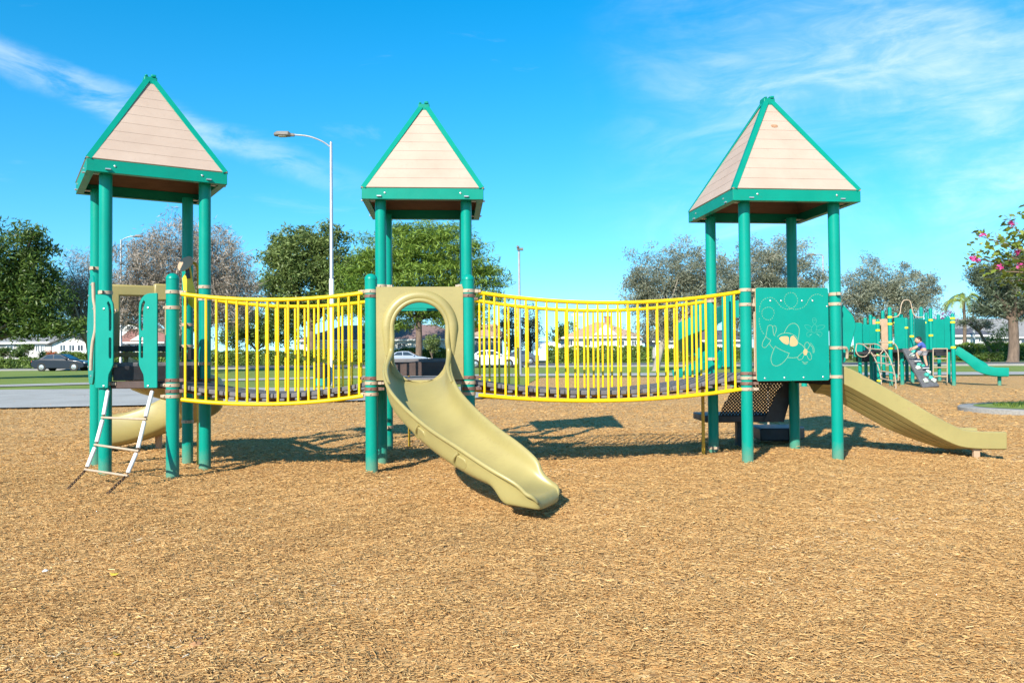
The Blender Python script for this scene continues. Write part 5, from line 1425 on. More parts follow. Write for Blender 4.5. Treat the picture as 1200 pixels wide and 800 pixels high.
tree('garden_tree', 'green tree filling the gap behind the willow and street lamp', 'tree', 110, 300, [(300, 385, 26, 20), (275, 392, 24, 16), (325, 390, 24, 16)], M['leaf_dark'], 26, leaf=.28, per=60, clump=1.2, trunk_r=.25, limbs=8)
tree('pine_tree', 'pine with a thick bare trunk at the right edge', 'tree', 72, 1187, [(1163, 333, 20, 18), (1192, 345, 26, 22), (1150, 322, 12, 10), (1160, 362, 18, 12), (1208, 322, 24, 26), (1180, 318, 16, 14), (1208, 365, 16, 14)], M['leaf_pine'], 22, leaf=.24, aspect=.26, per=130, clump=.85, trunk_r=.48, fork=.60, dens=1.25, hollow=.5, limbs=26)
tree('garden_tree', 'low twisted tree left of the pine trunk', 'tree', 80, 1166, [(1130, 377, 9, 5), (1150, 380, 12, 5), (1142, 373, 9, 4)], M['leaf_pine'], 23, leaf=.2, aspect=.3, per=60, clump=.7, trunk_r=.16, limbs=8, fork=.8)
tree('flowering_bush', 'bush with pink blossoms above the far green panels', 'bush', 92, 1108, [(1108, 372, 10, 7), (1098, 378, 10, 8)], M['petal'], 24, leaf=.16, per=34, clump=.8, trunk_r=.1, limbs=6)
tree('garden_bush', 'yellow green bush at the foot of the pine', 'bush', 80, 1170, [(1171, 394, 9, 10), (1164, 402, 12, 6)], M['leaf_orchid'], 25, leaf=.3, aspect=.2, per=60, clump=.8, trunk_r=.1, limbs=5)
tree('round_bush', 'clipped round bush seen through the slide opening', 'bush', 88, 506, [(506, 402, 8, 8.5)], M['leaf_green'], 27, leaf=.10, per=110, clump=.45, trunk_r=.1, limbs=5, dens=2.2, hollow=.7)
tree('round_bush', 'dark rounded shrub in front of the grey roofed house', 'bush', 95, 31, [(31, 408, 9, 4.5)], M['leaf_dark'], 28, leaf=.12, per=90, clump=.5, trunk_r=.1, limbs=5, dens=2, hollow=.6)
tree('low_bush', 'loose dark bush at the end of the left hedge', 'bush', 90, 12, [(4, 413, 8, 5), (20, 414, 8, 5)], M['leaf_dark'], 29, leaf=.14, per=80, clump=.55, trunk_r=.1, limbs=5, dens=1.6)
tree('flowering_bush', 'bush with orange red flowers behind the dark blue car', 'bush', 88, 60, [(60, 416, 5, 4)], M['leaf_red'], 30, leaf=.12, per=60, clump=.5, trunk_r=.06, limbs=4)
tree('low_bush', 'dark bushes at the kerb below the right hedge', 'bush', 76, 1160, [(1150, 417, 8, 3.5), (1168, 417, 9, 3.5)], M['leaf_dark'], 31, leaf=.13, per=80, clump=.5, trunk_r=.08, limbs=4, dens=1.6)

# palm
def palm():
    Y = 90; base = Vector((at(1129, 420, Y).x, Y, zg(Y))); crown = at(1129, 352, Y)
    root = thing('palm_tree', 'small palm with drooping fronds behind the far green slide', 'palm tree', base); rng = np.random.default_rng(4)
    m = MB(); P = smooth_path([base, base.lerp(crown, .5) + Vector((.15, 0, 0)), crown], 5); m.tube(P, [.22 - .08 * i / len(P) for i in range(len(P))], 10); obj('trunk', m, M['bark'], root)
    for k in range(15):
        a = 2 * math.pi * k / 15 + rng.uniform(-.2, .2); L = rng.uniform(1.9, 2.7); el = rng.uniform(.1, 1.1); h = np.array([math.cos(a), math.sin(a), 0])
        sp = smooth_path([np.array(crown), np.array(crown) + h * L * .45 + np.array([0, 0, L * .35 * el]), np.array(crown) + h * L * .85 + np.array([0, 0, L * (.22 * el - .15)]), np.array(crown) + h * L * 1.05 + np.array([0, 0, L * (.1 * el - .5)])], 7)
        V = []; VAL = []
        for i in range(2, len(sp)):
            d = sp[i] - sp[i - 1]; d /= np.linalg.norm(d); sd = np.cross(d, [0, 0, 1]); sd /= np.linalg.norm(sd) + 1e-9
            for sg in (-1, 1):
                l = .55 * (1 - abs(i / len(sp) - .45)); tip = sp[i] + sd * sg * l * .8 + d * l * .5 + np.array([0, 0, -l * .55])
                V.append(np.stack([sp[i] - d * .07, sp[i] + d * .07, tip + d * .02, tip - d * .02])); VAL.append(rng.random())
        v = np.array(V).reshape(-1, 3); fast_mesh('frond', v, np.arange(len(v)).reshape(-1, 4), VAL, M['leaf_palm'], root)
palm()

# the flowering tree that reaches in from the right, nearer to the camera
def orchid():
    Y = 14.; rng = np.random.default_rng(9); base = Vector((at(1262, 520, Y).x, Y, zg(Y)))
    root = thing('orchid_tree', 'nearer tree with broad leaves and magenta flowers reaching in at the right edge', 'tree', base)
    fk = at(1268, 345, Y); m = MB(); m.tube(smooth_path([base - Vector((0, 0, .1)), base.lerp(fk, .5) + Vector((.05, 0, 0)), fk], 5), [.10, .09, .085, .08, .075, .07, .07, .065, .06, .06, .055], 10)
    tips = [(1146, 276), (1152, 300), (1140, 302), (1172, 296), (1160, 318), (1182, 262), (1190, 280), (1205, 250), (1200, 310), (1178, 330), (1215, 290), (1230, 270), (1240, 320), (1222, 345), (1198, 342), (1260, 290), (1270, 330), (1168, 285), (1188, 318), (1210, 328)]
    V, VAL = [], []
    for i, (x, y) in enumerate(tips):
        e = at(x, y, Y + rng.uniform(-.6, .6)); mid = Vector(fk).lerp(e, .55) + Vector((rng.normal(0, .06), rng.normal(0, .1), .12)); P = smooth_path([fk, mid, e], 5); n = len(P)
        m.tube(P, [.030 - .025 * j / (n - 1) for j in range(n)], 6)
        for j in range(4, n):
            f = (j - 3) / (n - 4)
            add_leaves(rng, V, VAL, np.array(P[j]), int(3 + 6 * f), np.array([.10, .12, .09]), .062, 1.25, .8, .7, rng.uniform(.15, .9), .3)
        add_leaves(rng, V, VAL, np.array(e), 8, np.array([.09, .1, .08]), .058, 1.25, .8, .5, .7, .3)
    v = np.concatenate(V).reshape(-1, 3); fast_mesh('crown', v, np.arange(len(v)).reshape(-1, 4), np.concatenate(VAL), M['leaf_orchid'], root)
    obj('trunk', m, M['bark'], root, angle=60)
    for (x, y) in ((1152, 276), (1140, 303), (1172, 313), (1191, 296), (1196, 311), (1186, 262), (1216, 300), (1146, 305)):
        V, VAL = [], []; c = np.array(at(x, y, Y - .35))
        add_leaves(rng, V, VAL, c, 14, np.array([.030, .03, .022]), .040, .8, .2, 0, .5, .5); v = np.concatenate(V).reshape(-1, 3)
        fast_mesh('blossom', v, np.arange(len(v)).reshape(-1, 4), np.concatenate(VAL), M['petal'], root)
    # bare seed twigs at the top
    m = MB()
    for x, y, x2, y2 in ((1182, 262, 1186, 250), (1190, 268, 1188, 254), (1170, 285, 1166, 272), (1176, 290, 1176, 276)):
        m.tube([at(x, y, Y), at(x2, y2, Y)], [.006, .003], 5)
    obj('twig', m, M['bark'], root)
orchid()

# hedges
def hedge(label, x0, x1, y0, y1, Y, depth, seed, mat='leaf_hedge'):
    rng = np.random.default_rng(seed); a, b = at(x0, y0, Y), at(x1, y0, Y); zt = (a.z + b.z) / 2; g = zg(Y)
    root = thing('hedge', label, 'hedge', Vector(((a.x + b.x) / 2, Y, g)))
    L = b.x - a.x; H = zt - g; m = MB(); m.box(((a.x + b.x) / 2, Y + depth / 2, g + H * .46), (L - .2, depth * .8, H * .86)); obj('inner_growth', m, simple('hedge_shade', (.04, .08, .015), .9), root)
    n = int(min(26000, (L * H + L * depth) * 190)); V, VAL = [], []
    X = rng.uniform(a.x, b.x, n); face = rng.random(n) < L * H / (L * H + L * depth + 1e-6); bulge = .10 * np.sin(X * 1.9) + .07 * np.sin(X * 4.3 + 1)
    P = np.stack([X, np.where(face, Y + rng.normal(0, .10, n) + bulge, rng.uniform(Y, Y + depth, n)), np.where(face, g + rng.random(n) * H, zt + rng.normal(0, .09, n) + bulge)], 1)
    for i0 in range(0, n, 40):
        k = P[i0:i0 + 40]
        nr = rng.normal(0, 1, (len(k), 3)); nr /= np.linalg.norm(nr, axis=1)[:, None]; t_ = np.cross(nr, rng.normal(0, 1, (len(k), 3))); t_ /= np.linalg.norm(t_, axis=1)[:, None]; u = np.cross(nr, t_); s = .10 * rng.uniform(.6, 1.3, (len(k), 1))
        V.append(np.stack([k - t_ * s, k + u * s * .6, k + t_ * s, k - u * s * .6], 1))
    v = np.concatenate(V).reshape(-1, 3); pv = .5 + .25 * np.sin(P[:, 0] * 2.7 + P[:, 2] * 3) + rng.normal(0, .16, n)
    fast_mesh('foliage', v, np.arange(len(v)).reshape(-1, 4), np.clip(pv, 0, 1), M[mat], root)
hedge('clipped low hedge left of the dark blue car', -60, 43, 421.5, 431, 88, 1.2, 41)
hedge('green hedge running behind the dark blue car', 44, 250, 413.5, 427, 96, 1.4, 42)
hedge('green hedge under the brown roofed house', 250, 452, 411.5, 427, 96, 1.4, 43)
hedge('low green hedge seen through the slide opening', 462, 548, 409.5, 424, 98, 1.4, 44)
hedge('tall green hedge in front of the tan roofed house', 640, 765, 407.5, 425, 94, 1.6, 45)
hedge('dark hedge behind the right tower', 775, 1000, 408, 424, 98, 1.4, 46)
hedge('long clipped hedge in front of the white house at right', 1005, 1235, 404.5, 418.5, 84, 1.6, 47)

# ------------------------------------------------------------------ houses
def house(label, x0, x1, y_eave, y_base, ridge, Y, depth, wall, roofm, kind='hip', windows=(), door=None, over=.5, gable=None, chimney=None):
    """front wall between photograph columns x0..x1; ridge = photograph row of the ridge"""
    a, b = at(x0, y_eave, Y), at(x1, y_eave, Y); ze_ = (a.z + b.z) / 2; g = zg(Y); zr = at((x0 + x1) / 2, ridge, Y + (depth / 2 if kind != 'front' else 0)).z
    root = thing('house', label, 'house', Vector(((a.x + b.x) / 2, Y, g)))
    X0, X1 = a.x, b.x; m = MB()
    if kind == 'front':
        xm = (X0 + X1) / 2; ol = [(X0, g - .2), (X1, g - .2), (X1, ze_), (xm, zr - .12), (X0, ze_)]; m.prism(ol, (0, Y + depth / 2, 0), (1, 0, 0), (0, 0, 1), (0, 1, 0), depth)
    else: m.box(((X0 + X1) / 2, Y + depth / 2, (g - .2 + ze_) / 2), (X1 - X0, depth, ze_ - g + .2))
    wl = obj('wall', m, M[wall], root)
    m = MB(); t_ = .14
    if kind == 'front':
        xm = (X0 + X1) / 2; sl = (zr - ze_) / (xm - X0); dz = over * sl
        ol = [(X0 - over, ze_ - dz), (xm, zr), (X1 + over, ze_ - dz), (X1 + over, ze_ - dz + t_), (xm, zr + t_), (X0 - over, ze_ - dz + t_)]
        m.prism(ol, (0, Y + depth / 2, 0), (1, 0, 0), (0, 0, 1), (0, 1, 0), depth + 2 * over)
    else:
        inset = depth / 2 if kind == 'hip' else -.0
        P = [(X0 - over, Y - over, ze_), (X1 + over, Y - over, ze_), (X1 + over, Y + depth + over, ze_), (X0 - over, Y + depth + over, ze_), (X0 - over + (inset if kind == 'hip' else 0), Y + depth / 2, zr), (X1 + over - (inset if kind == 'hip' else 0), Y + depth / 2, zr)]
        m.add([(x, y, z + t_) for x, y, z in P] + P[:4], [(0, 1, 5, 4), (1, 2, 5), (2, 3, 4, 5), (3, 0, 4), (6, 7, 1, 0), (7, 8, 2, 1), (8, 9, 3, 2), (9, 6, 0, 3), (9, 8, 7, 6)])
    rf = obj('roof', m, M[roofm], root, smooth=False)
    m = MB(); m.box(((X0 + X1) / 2, Y - over - .02, ze_ + (.05 if kind != 'front' else 0)), (X1 - X0 + 2 * over, .05, .20))
    if kind != 'front': obj('gutter', m, M['trim_white'], rf)
    if gable:
        gx0, gx1, gr = gable; ga, gb = at(gx0, y_eave, Y - .3), at(gx1, y_eave, Y - .3); gz_ = at((gx0 + gx1) / 2, gr, Y - .3).z; m = MB(); xm = (ga.x + gb.x) / 2
        zb_ = ze_ + (zr - ze_) * .18
        m.prism([(ga.x, zb_), (gb.x, zb_), (xm, gz_)], (0, Y + 1.6, 0), (1, 0, 0), (0, 0, 1), (0, 1, 0), 3.8); obj('gable', m, M['trim_white'], rf)
    if chimney:
        c = at(chimney, ridge, Y + depth / 2); m = MB(); m.box((c.x, Y + depth / 2, zr + .1), (.8, .6, 1.5)); m.box((c.x, Y + depth / 2, zr + .88), (.95, .75, .12)); obj('chimney', m, M['roof_red'], rf)
    for (wx0, wx1, wy0, wy1) in windows:
        p, q = at(wx0, wy0, Y), at(wx1, wy1, Y); w_, h_ = q.x - p.x, p.z - q.z; c = Vector(((p.x + q.x) / 2, Y, (p.z + q.z) / 2)); m = MB()
        for dx, dz, sx, sz in ((0, h_ / 2, w_ + .16, .10), (0, -h_ / 2, w_ + .16, .10), (-w_ / 2, 0, .10, h_ - .1), (w_ / 2, 0, .10, h_ - .1), (0, 0, .06, h_ - .1)): m.box(c + Vector((dx, -.03, dz)), (sx, .09, sz))
        f = obj('window', m, M['trim_white'], root); m = MB(); m.box(c + Vector((0, -.008, 0)), (w_ - .02, .03, h_ - .02)); obj('pane', m, M['pane'], f)
    if door:
        p, q = at(door[0], door[1], Y), at(door[2], door[3], Y); m = MB(); m.box(((p.x + q.x) / 2, Y - .03, (p.z + q.z) / 2), (q.x - p.x, .08, p.z - q.z)); d_ = obj('door', m, M[door[4]], root)
        m = MB(); m.lathe((q.x - .12, Y - .08, (p.z + q.z) / 2), [(.03, 0), (.04, .03), (.02, .06)], 8, axis=(0, -1, 0)); obj('handle', m, M['bolt'], d_)
    return root
house('low grey roofed pale house at the far left', -40, 60, 402.5, 415, 394.5, 104, 9, 'stucco_grey', 'roof_grey', 'gable', [(42, 46.5, 404.5, 412), (48, 52, 404.5, 412), (8, 16, 405, 411)], (34, 404, 38.5, 414, 'trim_white'))
house('white gabled house with three windows beside the left tower', 61, 108, 402, 415, 392.5, 101, 9, 'stucco_white', 'roof_grey', 'front', [(70.5, 77.5, 404, 411.3), (81, 88, 404, 411.3), (91, 98, 404, 411.3)])
house('tall white house between the gate panels of the left tower', 137, 165, 386, 414, 376, 128, 9, 'stucco_white', 'roof_grey', 'front', [(149, 157, 381.5, 387)])
house('white house with red sloping roof between the gate panels', 141, 190, 402, 414, 386.5, 110, 8, 'stucco_white', 'roof_red', 'gable', [(158, 163, 404, 409)], gable=(152, 182, 390))
house('long brown roofed house behind the middle tower', 352, 546, 399, 413, 382, 106, 10, 'stucco_white', 'roof_brown', 'hip', [(374, 384, 402, 409), (398, 408, 402, 409), (424, 434, 402, 409), (466, 476, 402, 409), (523, 533, 402, 409)], (488, 401, 493, 412.5, 'roof_dark'))
house('grey walled house with pale brown roof right of the slide', 547, 588, 396, 410, 381, 112, 9, 'stucco_grey', 'roof_tan', 'hip', [(552, 557, 398.5, 404), (571, 576, 398.5, 404)])
house('tan roofed house with small white gable behind the right bridge', 662, 752, 396, 410, 378.5, 108, 10, 'stucco_white', 'roof_tan', 'hip', [(665, 671, 399, 405), (684, 692, 399, 405), (722, 732, 399, 405), (740, 746, 399, 405)], gable=(696, 724, 380.5), chimney=712)
house('low white house behind the spiral slide', 768, 870, 400, 412, 388, 112, 9, 'stucco_white', 'roof_dark', 'gable', [(812, 820, 402, 409), (824, 832, 402, 409)])
house('white house with dark roof left of the pine', 1112, 1160, 394, 404, 386, 100, 8, 'stucco_white', 'roof_dark', 'gable', [(1128, 1134, 396, 401), (1146, 1152, 396, 401)])
house('big pale grey roofed house behind the pine', 1128, 1250, 396, 406, 374, 122, 14, 'stucco_grey', 'roof_grey', 'gable', [(1196, 1206, 398, 402.5)])
# the white shelter beside the far cars
c0, c1 = at(624, 406, 100), at(657, 406, 100); root = thing('canopy', 'white canopy beside the two dark narrow trees', 'canopy', Vector(((c0.x + c1.x) / 2, 100, zg(100))))
m = MB(); zt_ = at(640, 399, 100).z; ze_ = at(640, 403, 100).z
m.add([(c0.x, 100, ze_), (c1.x, 100, ze_), (c1.x, 104, ze_), (c0.x, 104, ze_), ((c0.x + c1.x) / 2 - .8, 102, zt_), ((c0.x + c1.x) / 2 + .8, 102, zt_)], [(0, 1, 5, 4), (1, 2, 5), (2, 3, 4, 5), (3, 0, 4), (3, 2, 1, 0)]); obj('canopy_top', m, M['trim_white'], root, smooth=False)
m = MB(); m.box(((c0.x + c1.x) / 2, 100 + .02, ze_ - .25), (c1.x - c0.x, .03, .5)); obj('valance', m, M['trim_white'], root)
for x in (c0.x + .1, c1.x - .1):
    for y in (100.1, 103.9):
        m = MB(); m.tube([(x, y, zg(100)), (x, y, ze_)], .05, 8); obj('leg', m, M['trim_white'], root)

# ------------------------------------------------------------------ cars
def car(label, x_mid, Y, paintm, seed=0, flip=1, L=4.6, style='sedan', yaw=0.):
    c = at(x_mid, 430, Y); base = Vector((c.x, Y, zg(Y) + .03)); root = thing('parked_car', label, 'car', base)
    rot = Matrix.Rotation(yaw, 3, 'Z'); Q = lambda x, y, z: base + rot @ Vector((x * flip, y, z)); W = .88; s = L / 4.6
    lower = [(-2.28, .38), (-2.30, .62), (-2.22, .90), (-1.55, 1.00), (-.2, .98), (.95, .96), (1.75, .86), (2.18, .70), (2.30, .48), (2.26, .28), (1.9, .22), (-1.95, .22)]
    wh = 1.36
    def arch(pts):
        out = []
        for p in pts: out.append(p)
        return out
    m = MB(); n = len(lower); rings = []
    for y, k, dz in ((-W, .985, -.0), (-W + .07, 1.0, .0), (W - .07, 1.0, 0), (W, .985, 0)):
        for x, z in lower: rings.append(Q(x * k * s, y * (1 if abs(y) == W else 1), z + (-.02 if abs(y) == W and z > .8 else 0)))
    fs = []
    for i in range(3):
        for j in range(n): fs.append((i * n + j, i * n + (j + 1) % n, (i + 1) * n + (j + 1) % n, (i + 1) * n + j))
    fs += [tuple(range(n)), tuple(range(4 * n - 1, 3 * n - 1, -1))]; m.add(rings, fs)
    body = obj('body', m, M[paintm], root, bevel=.05, segs=3, angle=50)
    cab0 = [(-1.72, .97), (-1.05, 1.40), (-.55, 1.455), (.10, 1.44), (1.05, .95)]; m = MB(); rings = []
    for y, k in ((-W + .04, 0), (-W + .22, 1), (W - .22, 1), (W - .04, 0)):
        for x, z in cab0:
            zz = z if k else (.95 + (z - .97) * .02); rings.append(Q(x * s, y if z > 1 or not k else y, z if k else z * 1.0))
    # cabin: sides lean in towards the roof
    rings = []
    for sg in (-1, 1):
        for x, z in cab0: rings.append(Q(x * s, sg * (W - .05 - .22 * max(0, (z - .96) / .5)), z))
    k = len(cab0); m.add(rings, [tuple(range(k)), tuple(range(2 * k - 1, k - 1, -1))] + [(j, j + 1, k + j + 1, k + j) for j in range(k - 1)] + [(k - 1, 0, k, 2 * k - 1)])
    cabn = obj('cabin', m, M[paintm], root, bevel=.04, segs=3, angle=50)
    for sg in (-1, 1):
        yy = lambda z: sg * (W - .05 - .22 * max(0, (z - .96) / .5) + .012)
        for quad in ([(-1.38, 1.04), (-1.0, 1.34), (-.50, 1.385), (-.45, 1.03)], [(-.38, 1.03), (-.42, 1.385), (.08, 1.37), (.74, 1.02)]):
            m = MB(); o_ = [Q(x * s, yy(z), z) for x, z in quad]; i_ = [Q(x * s, yy(z) - sg * .03, z) for x, z in quad]
            m.add(o_ + i_, [(0, 1, 2, 3), (7, 6, 5, 4), (0, 4, 5, 1), (1, 5, 6, 2), (2, 6, 7, 3), (3, 7, 4, 0)]); obj('window', m, M['carglass'], cabn)
    for pts in ([(.20, 1.425), (.98, 1.00)], [(-1.10, 1.395), (-1.66, 1.02)]):
        m = MB(); nx = .012 * (1 if pts[0][0] > 0 else -1); o_ = []
        for x, z in pts:
            for sg in (-1, 1): o_.append(Q((x + nx * 1.5) * s, sg * (W - .14 - .22 * max(0, (z - .96) / .5)), z + .012))
        i_ = [v - Vector((0, 0, .03)) for v in o_]; m.add(o_ + i_, [(0, 1, 3, 2), (6, 7, 5, 4), (0, 4, 5, 1), (1, 5, 7, 3), (3, 7, 6, 2), (2, 6, 4, 0)]); obj('windscreen' if pts[0][0] > 0 else 'rear_window', m, M['carglass'], cabn)
    for wx in (-1.38, 1.38):
        for sg in (-1, 1):
            c_ = Q(wx * s, sg * (W - .10), .325); ax = rot @ Vector((0, sg, 0)); m = MB(); m.lathe(c_ - ax * .11, [(.24, 0), (.315, .02), (.325, .11), (.315, .20), (.22, .215)], 20, axis=ax); wl = obj('wheel', m, M['tyre'], root, angle=40)
            m = MB(); m.lathe(c_ + ax * .10, [(.215, 0), (.21, .012), (.06, .02), (.03, .03)], 18, axis=ax); obj('rim', m, M['rim'], wl, angle=30)
            # dark wheel arch
            m = MB(); m.lathe(c_ - ax * .02 , [(.37, 0), (.37, .124), (.30, .126)], 20, axis=ax); obj('wheel_arch', m, M['tyre'], body)
    for sg in (-1, 1):
        m = MB(); m.box(Q(2.20 * s, sg * .62, .68), (.12, .34, .13), rot); obj('headlight', m, M['clear_lens'], body, bevel=.02)
        m = MB(); m.box(Q(-2.26 * s, sg * .64, .80), (.08, .32, .15), rot); obj('tail_light', m, M['red_lens'], body, bevel=.02)
        m = MB(); m.box(Q(.72 * s, sg * (W + .06), 1.02), (.14, .16, .11), rot); obj('mirror', m, M[paintm], body, bevel=.02)
        for hx in (-.30, -1.15):
            m = MB(); m.box(Q(hx * s, sg * (W + .005), .86), (.16, .03, .03), rot); obj('door_handle', m, M[paintm], body)
car('dark blue saloon parked at the kerb left of the towers', 74, 71.0, 'car_blue')
car('white car parked behind the left end of the right bridge', 577, 68.5, 'car_white')
car('silver blue car seen through the slide opening', 478, 84, 'car_silver')
car('slate grey car half hidden behind the white car', 606, 86, 'car_slate', flip=-1)

# ------------------------------------------------------------------ lamps and poles
def lamp(name, label, px, y_base, y_top, Y, arm, r=.075, arm_px=None, mat='galv', sleeve=None):
    b = at(px, y_base, Y); t_ = at(px, y_top, Y); g = zg(Y); root = thing(name, label, 'street lamp', Vector((b.x, Y, g)))
    m = MB(); m.lathe((b.x, Y, 0), [(r * 1.9, g), (r * 1.9, g + .05), (r * 1.5, g + .08), (r * 1.25, g + .12), (r * .72, t_.z - .05), (r * .72, t_.z), (r * .3, t_.z + .04)], 16); pole = obj('pole', m, M[mat], root, angle=40)
    if sleeve:
        m = MB(); z0, z1 = at(px, sleeve[1], Y).z, at(px, sleeve[0], Y).z; m.lathe((b.x, Y, 0), [(r * 1.27, z0), (r * 1.27, z1)], 16); obj('painted_band', m, M['trim_white'], pole)
    pts = [at(x, y, Y) for x, y in arm]; m = MB(); m.tube(smooth_path(pts, 5), r * .42, 8); obj('arm', m, M[mat], root)
    e = pts[-1]; d = (pts[-1] - pts[-2]).normalized(); d.z *= .3; d.normalize(); u = Vector((0, 1, 0))
    m = MB(); prof = [(-.0, .055, .05), (.14, .07, .06), (.22, .16, .12), (.66, .17, .11), (.80, .10, .05)]
    m.sweep([(e + d * a - Vector((0, 0, .01)), u, Vector((0, 0, 1))) for a, _, _ in prof], lambda i: [(-prof[i][1], -.02), (-prof[i][1] * .7, prof[i][2]), (prof[i][1] * .7, prof[i][2]), (prof[i][1], -.02), (prof[i][1] * .8, -.06), (-prof[i][1] * .8, -.06)])
    hd_ = obj('lamp_head', m, M['lampgrey'], root, bevel=.012); m = MB(); m.box(e + d * .47 - Vector((0, 0, .082)), (.30, .2, .03)); obj('lens', m, M['lens'], hd_)
    return root
lamp('street_lamp', 'tall grey street lamp with curved arm behind the left bridge', 389, 450, 167, 32.5, [(388, 173), (378, 166), (362, 160), (345, 158)], .075, sleeve=(327, 427))
lamp('street_lamp', 'small grey street lamp rising between the right tower posts', 966.5, 425, 300, 72, [(966, 302), (963, 298.5), (958, 298), (956, 298.3)], .10)
lamp('street_lamp', 'grey street lamp behind the left tower roof posts', 141.5, 425, 281, 66, [(141.5, 283), (146, 279.5), (152, 277.5), (156, 277)], .09)
def pole(label, px, yb, yt, Y, r, cross=None, mat='grey_metal', cat='pole', name='pole'):
    b, t_ = at(px, yb, Y), at(px, yt, Y); g = zg(Y); m = MB(); m.lathe((b.x, Y, 0), [(r * 1.2, g), (r, g + 1), (r * .7, t_.z - .1), (r * .7, t_.z)], 12)
    o = thing(name, label, cat, Vector((b.x, Y, g))); p_ = obj('shaft', m, M[mat], o)
    if cross:
        for dz, w in cross:
            m = MB(); m.box((b.x, Y, t_.z - dz), (w, .14, .16)); obj('crossarm', m, M[mat], o)
    return o
p_ = pole('thin grey floodlight pole right of the middle tower', 609.5, 440, 294, 46, .085)
t_ = at(609.5, 291, 46); m = MB(); m.box((t_.x, 46, t_.z - .05), (.34, .3, .12)); m.lathe((t_.x - .1, 45.9, t_.z + .02), [(.04, -.02), (.09, .05), (.07, .12)], 10, axis=(-.3, -.6, .4)); obj('floodlight', m, M['lampgrey'], p_)
pole('white utility pole left of the tan roofed house', 677, 415, 366, 100, .13, [(.3, 1.5)], 'trim_white', 'utility pole', 'utility_pole')
pole('grey utility pole behind the right hedge', 1141.5, 404, 357, 96, .15, [(.4, 1.2)], 'grey_metal', 'utility pole', 'utility_pole')
# litter bin at the foot of the tall lamp
b = at(376.5, 450, 32.2); root = thing('litter_bin', 'dark litter bin on a teal base beside the tall street lamp', 'litter bin', Vector((b.x, 32.2, zg(32.2))))
zt_, zm_ = at(376.5, 427, 32.2).z, at(376.5, 443, 32.2).z; g = zg(32.2)
m = MB(); m.lathe((b.x, 32.2, 0), [(.20, g), (.24, g + .04), (.24, zm_)], 18); obj('bin_base', m, M['teal'], root)
m = MB(); m.lathe((b.x, 32.2, 0), [(.23, zm_ + .005), (.25, zm_ + .1), (.26, zt_ - .06), (.29, zt_ - .05), (.29, zt_), (.2, zt_ + .05), (.05, zt_ + .08)], 18); obj('bin_body', m, M['bin'], root)

# ------------------------------------------------------------------ camera
cam = bpy.data.cameras.new('camera'); co = bpy.data.objects.new('camera', cam); COL.objects.link(co)
cam.sensor_width = 36; cam.lens = F_PX / 1200 * 36; cam.clip_end = 3000; cam.clip_start = .05
c_, s_ = math.cos(ROLL), math.sin(ROLL)
fw = Vector((0, math.cos(TILT), math.sin(TILT))); up0 = Vector((0, -math.sin(TILT), math.cos(TILT))); r0 = Vector((1, 0, 0))
rt = c_ * r0 + s_ * up0; up = -s_ * r0 + c_ * up0
co.matrix_world = Matrix(((rt.x, up.x, -fw.x, 0), (rt.y, up.y, -fw.y, 0), (rt.z, up.z, -fw.z, EYE), (0, 0, 0, 1)))
S.camera = co

# ------------------------------------------------------------------ sun and sky
SUN = Vector((.70, 1.45, -1.0)).normalized()       # direction the light travels
sl = bpy.data.lights.new('sun', 'SUN'); sl.energy = 4.9; sl.angle = R(.53); sl.color = (1, .93, .80)
so = bpy.data.objects.new('sun', sl); COL.objects.link(so); so.rotation_euler = SUN.to_track_quat('-Z', 'Y').to_euler()
so.location = (-8, -15, 12)
w = bpy.data.worlds.new('World'); S.world = w; w.use_nodes = True
t = w.node_tree; bg = t.nodes['Background']
sky = t.nodes.new('ShaderNodeTexSky'); sky.sky_type = 'NISHITA'; sky.sun_disc = False
sky.sun_elevation = math.asin(-SUN.z); sky.sun_rotation = math.atan2(-SUN.x, -SUN.y)
sky.air_density = 1.0; sky.dust_density = .1; sky.ozone_density = 3.0
# look a little above the true horizon: no warm murk behind the roofs on this clear morning
tv = t.nodes.new('ShaderNodeTexCoord'); vm = t.nodes.new('ShaderNodeVectorMath'); vm.operation = 'MULTIPLY_ADD'
t.links.new(tv.outputs['Generated'], vm.inputs[0]); vm.inputs[1].default_value = (1, 1, .86); vm.inputs[2].default_value = (0, 0, .07)
vn = t.nodes.new('ShaderNodeVectorMath'); vn.operation = 'NORMALIZE'; t.links.new(vm.outputs[0], vn.inputs[0]); t.links.new(vn.outputs[0], sky.inputs[0])
hs = t.nodes.new('ShaderNodeHueSaturation'); hs.inputs['Saturation'].default_value = 1.44; hs.inputs['Hue'].default_value = .488
hs.inputs['Value'].default_value = 1.0
t.links.new(sky.outputs[0], hs.inputs['Color'])
# thin cirrus: bands and wisps laid out by azimuth and elevation of the sky
tc = t.nodes.new('ShaderNodeTexCoord'); sp = t.nodes.new('ShaderNodeSeparateXYZ'); t.links.new(tc.outputs['Generated'], sp.inputs[0])
def MA(op, a, b=None, c=None):
    n = t.nodes.new('ShaderNodeMath'); n.operation = op
    for i, v in enumerate((a, b, c)):
        if v is None: continue
        if hasattr(v, 'links'): t.links.new(v, n.inputs[i])
        else: n.inputs[i].default_value = v
    return n.outputs[0]
def SS(x, a, b):
    n = t.nodes.new('ShaderNodeMapRange'); n.interpolation_type = 'SMOOTHSTEP'
    n.inputs['From Min'].default_value = a; n.inputs['From Max'].default_value = b
    t.links.new(x, n.inputs[0]); return n.outputs[0]
az = MA('ARCTAN2', sp.outputs[0], sp.outputs[1]); el = MA('ARCSINE', sp.outputs[2])
cb = t.nodes.new('ShaderNodeCombineXYZ'); t.links.new(az, cb.inputs[0]); t.links.new(el, cb.inputs[1])
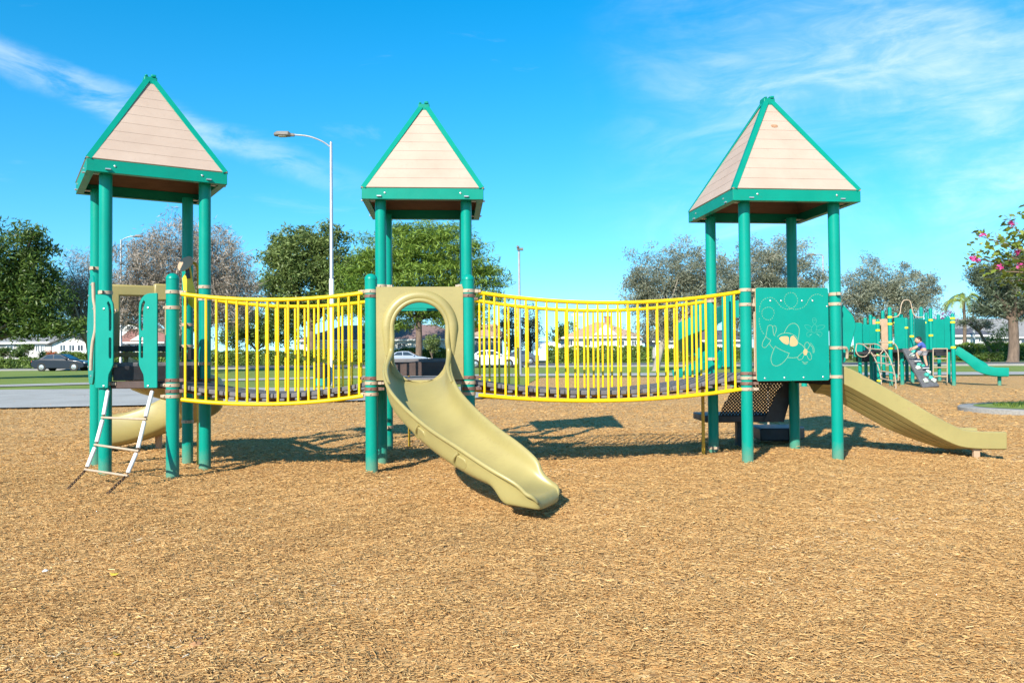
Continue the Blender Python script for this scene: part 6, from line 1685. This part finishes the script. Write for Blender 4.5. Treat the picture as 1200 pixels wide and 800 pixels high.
def wn(scale, stretch, rot, detail=7, rough=.62, dist=.6, off=0.):
    mp = t.nodes.new('ShaderNodeMapping'); mp.inputs['Rotation'].default_value = (0, 0, rot); mp.inputs['Scale'].default_value = (stretch[0], stretch[1], 1)
    mp.inputs['Location'].default_value = (off, off * .7, 0)
    t.links.new(cb.outputs[0], mp.inputs[0])
    n = t.nodes.new('ShaderNodeTexNoise'); n.inputs['Scale'].default_value = scale; n.inputs['Detail'].default_value = detail
    n.inputs['Roughness'].default_value = rough; n.inputs['Distortion'].default_value = dist
    t.links.new(mp.outputs[0], n.inputs['Vector']); return n.outputs['Fac']
# the streak on the left: elevation falls slowly to the right
fine = wn(9, (1, 3.2), .25, off=3.1); rag = wn(5, (1, 2.5), .22, off=1.3)
line = MA('ADD', MA('MULTIPLY', az, -.29), .154)
dev = MA('ADD', MA('SUBTRACT', el, line), MA('MULTIPLY', MA('SUBTRACT', rag, .5), .05))
band = MA('SUBTRACT', 1.0, SS(MA('ABSOLUTE', dev), .004, .027))
fade = MA('MULTIPLY', SS(az, -.10, -.38), SS(az, -1.2, -.9))
streak = MA('MULTIPLY', MA('MULTIPLY', band, fade), SS(fine, .28, .62))
# broad cirrus high on the right
big = wn(3.2, (1, 2.1), -.45, off=.4); wisp = wn(7, (1, 3.4), -.38, off=5.2, dist=1.1)
area = MA('MULTIPLY', MA('MULTIPLY', SS(az, .04, .42), SS(az, 1.9, 1.3)), SS(el, .05, .20))
cir = MA('MULTIPLY', MA('MULTIPLY', area, SS(big, .30, .70)), MA('ADD', MA('MULTIPLY', SS(wisp, .30, .78), .75), .25))
small = MA('MULTIPLY', SS(wn(5, (1, 4.0), .05, off=9.), .62, .80), SS(el, .02, .2))
amount = MA('MINIMUM', MA('ADD', MA('ADD', MA('MULTIPLY', streak, .36), MA('MULTIPLY', cir, .66)), MA('MULTIPLY', small, .12)), .8)
mx = t.nodes.new('ShaderNodeMix'); mx.data_type = 'RGBA'
t.links.new(amount, mx.inputs[0]); t.links.new(hs.outputs[0], mx.inputs[6]); mx.inputs[7].default_value = (5.2, 5.7, 6.2, 1)
t.links.new(mx.outputs[2], bg.inputs[0]); bg.inputs[1].default_value = .13

S.view_settings.view_transform = 'Standard'; S.view_settings.look = 'None'; S.view_settings.exposure = .82; S.view_settings.gamma = 1
S.view_settings.use_curve_mapping = False
S.render.engine = 'CYCLES'; S.cycles.use_denoising = True
S.cycles.max_bounces = 8; S.cycles.transparent_max_bounces = 12

# things that belong together
GROUPS = {'house': 'houses along the far street', 'car': 'cars parked along the far street', 'hedge': 'hedges along the far street', 'street lamp': 'grey street lamps', 'utility pole': 'utility poles along the far street', 'play structure': 'green play structures'}
NAMES = {'olive_tree': 'grey green trees at the right', 'cypress_tree': 'narrow dark trees by the far cars', 'garden_tree': 'small trees by the far houses', 'round_bush': 'rounded bushes by the far houses', 'low_bush': 'low bushes by the far street', 'flowering_bush': 'flowering bushes by the far houses'}
for o in S.objects:
    if o.parent is None and 'category' in o and 'group' not in o:
        g = NAMES.get(o.name.split('.')[0]) or GROUPS.get(o['category'])
        if g: o['group'] = g
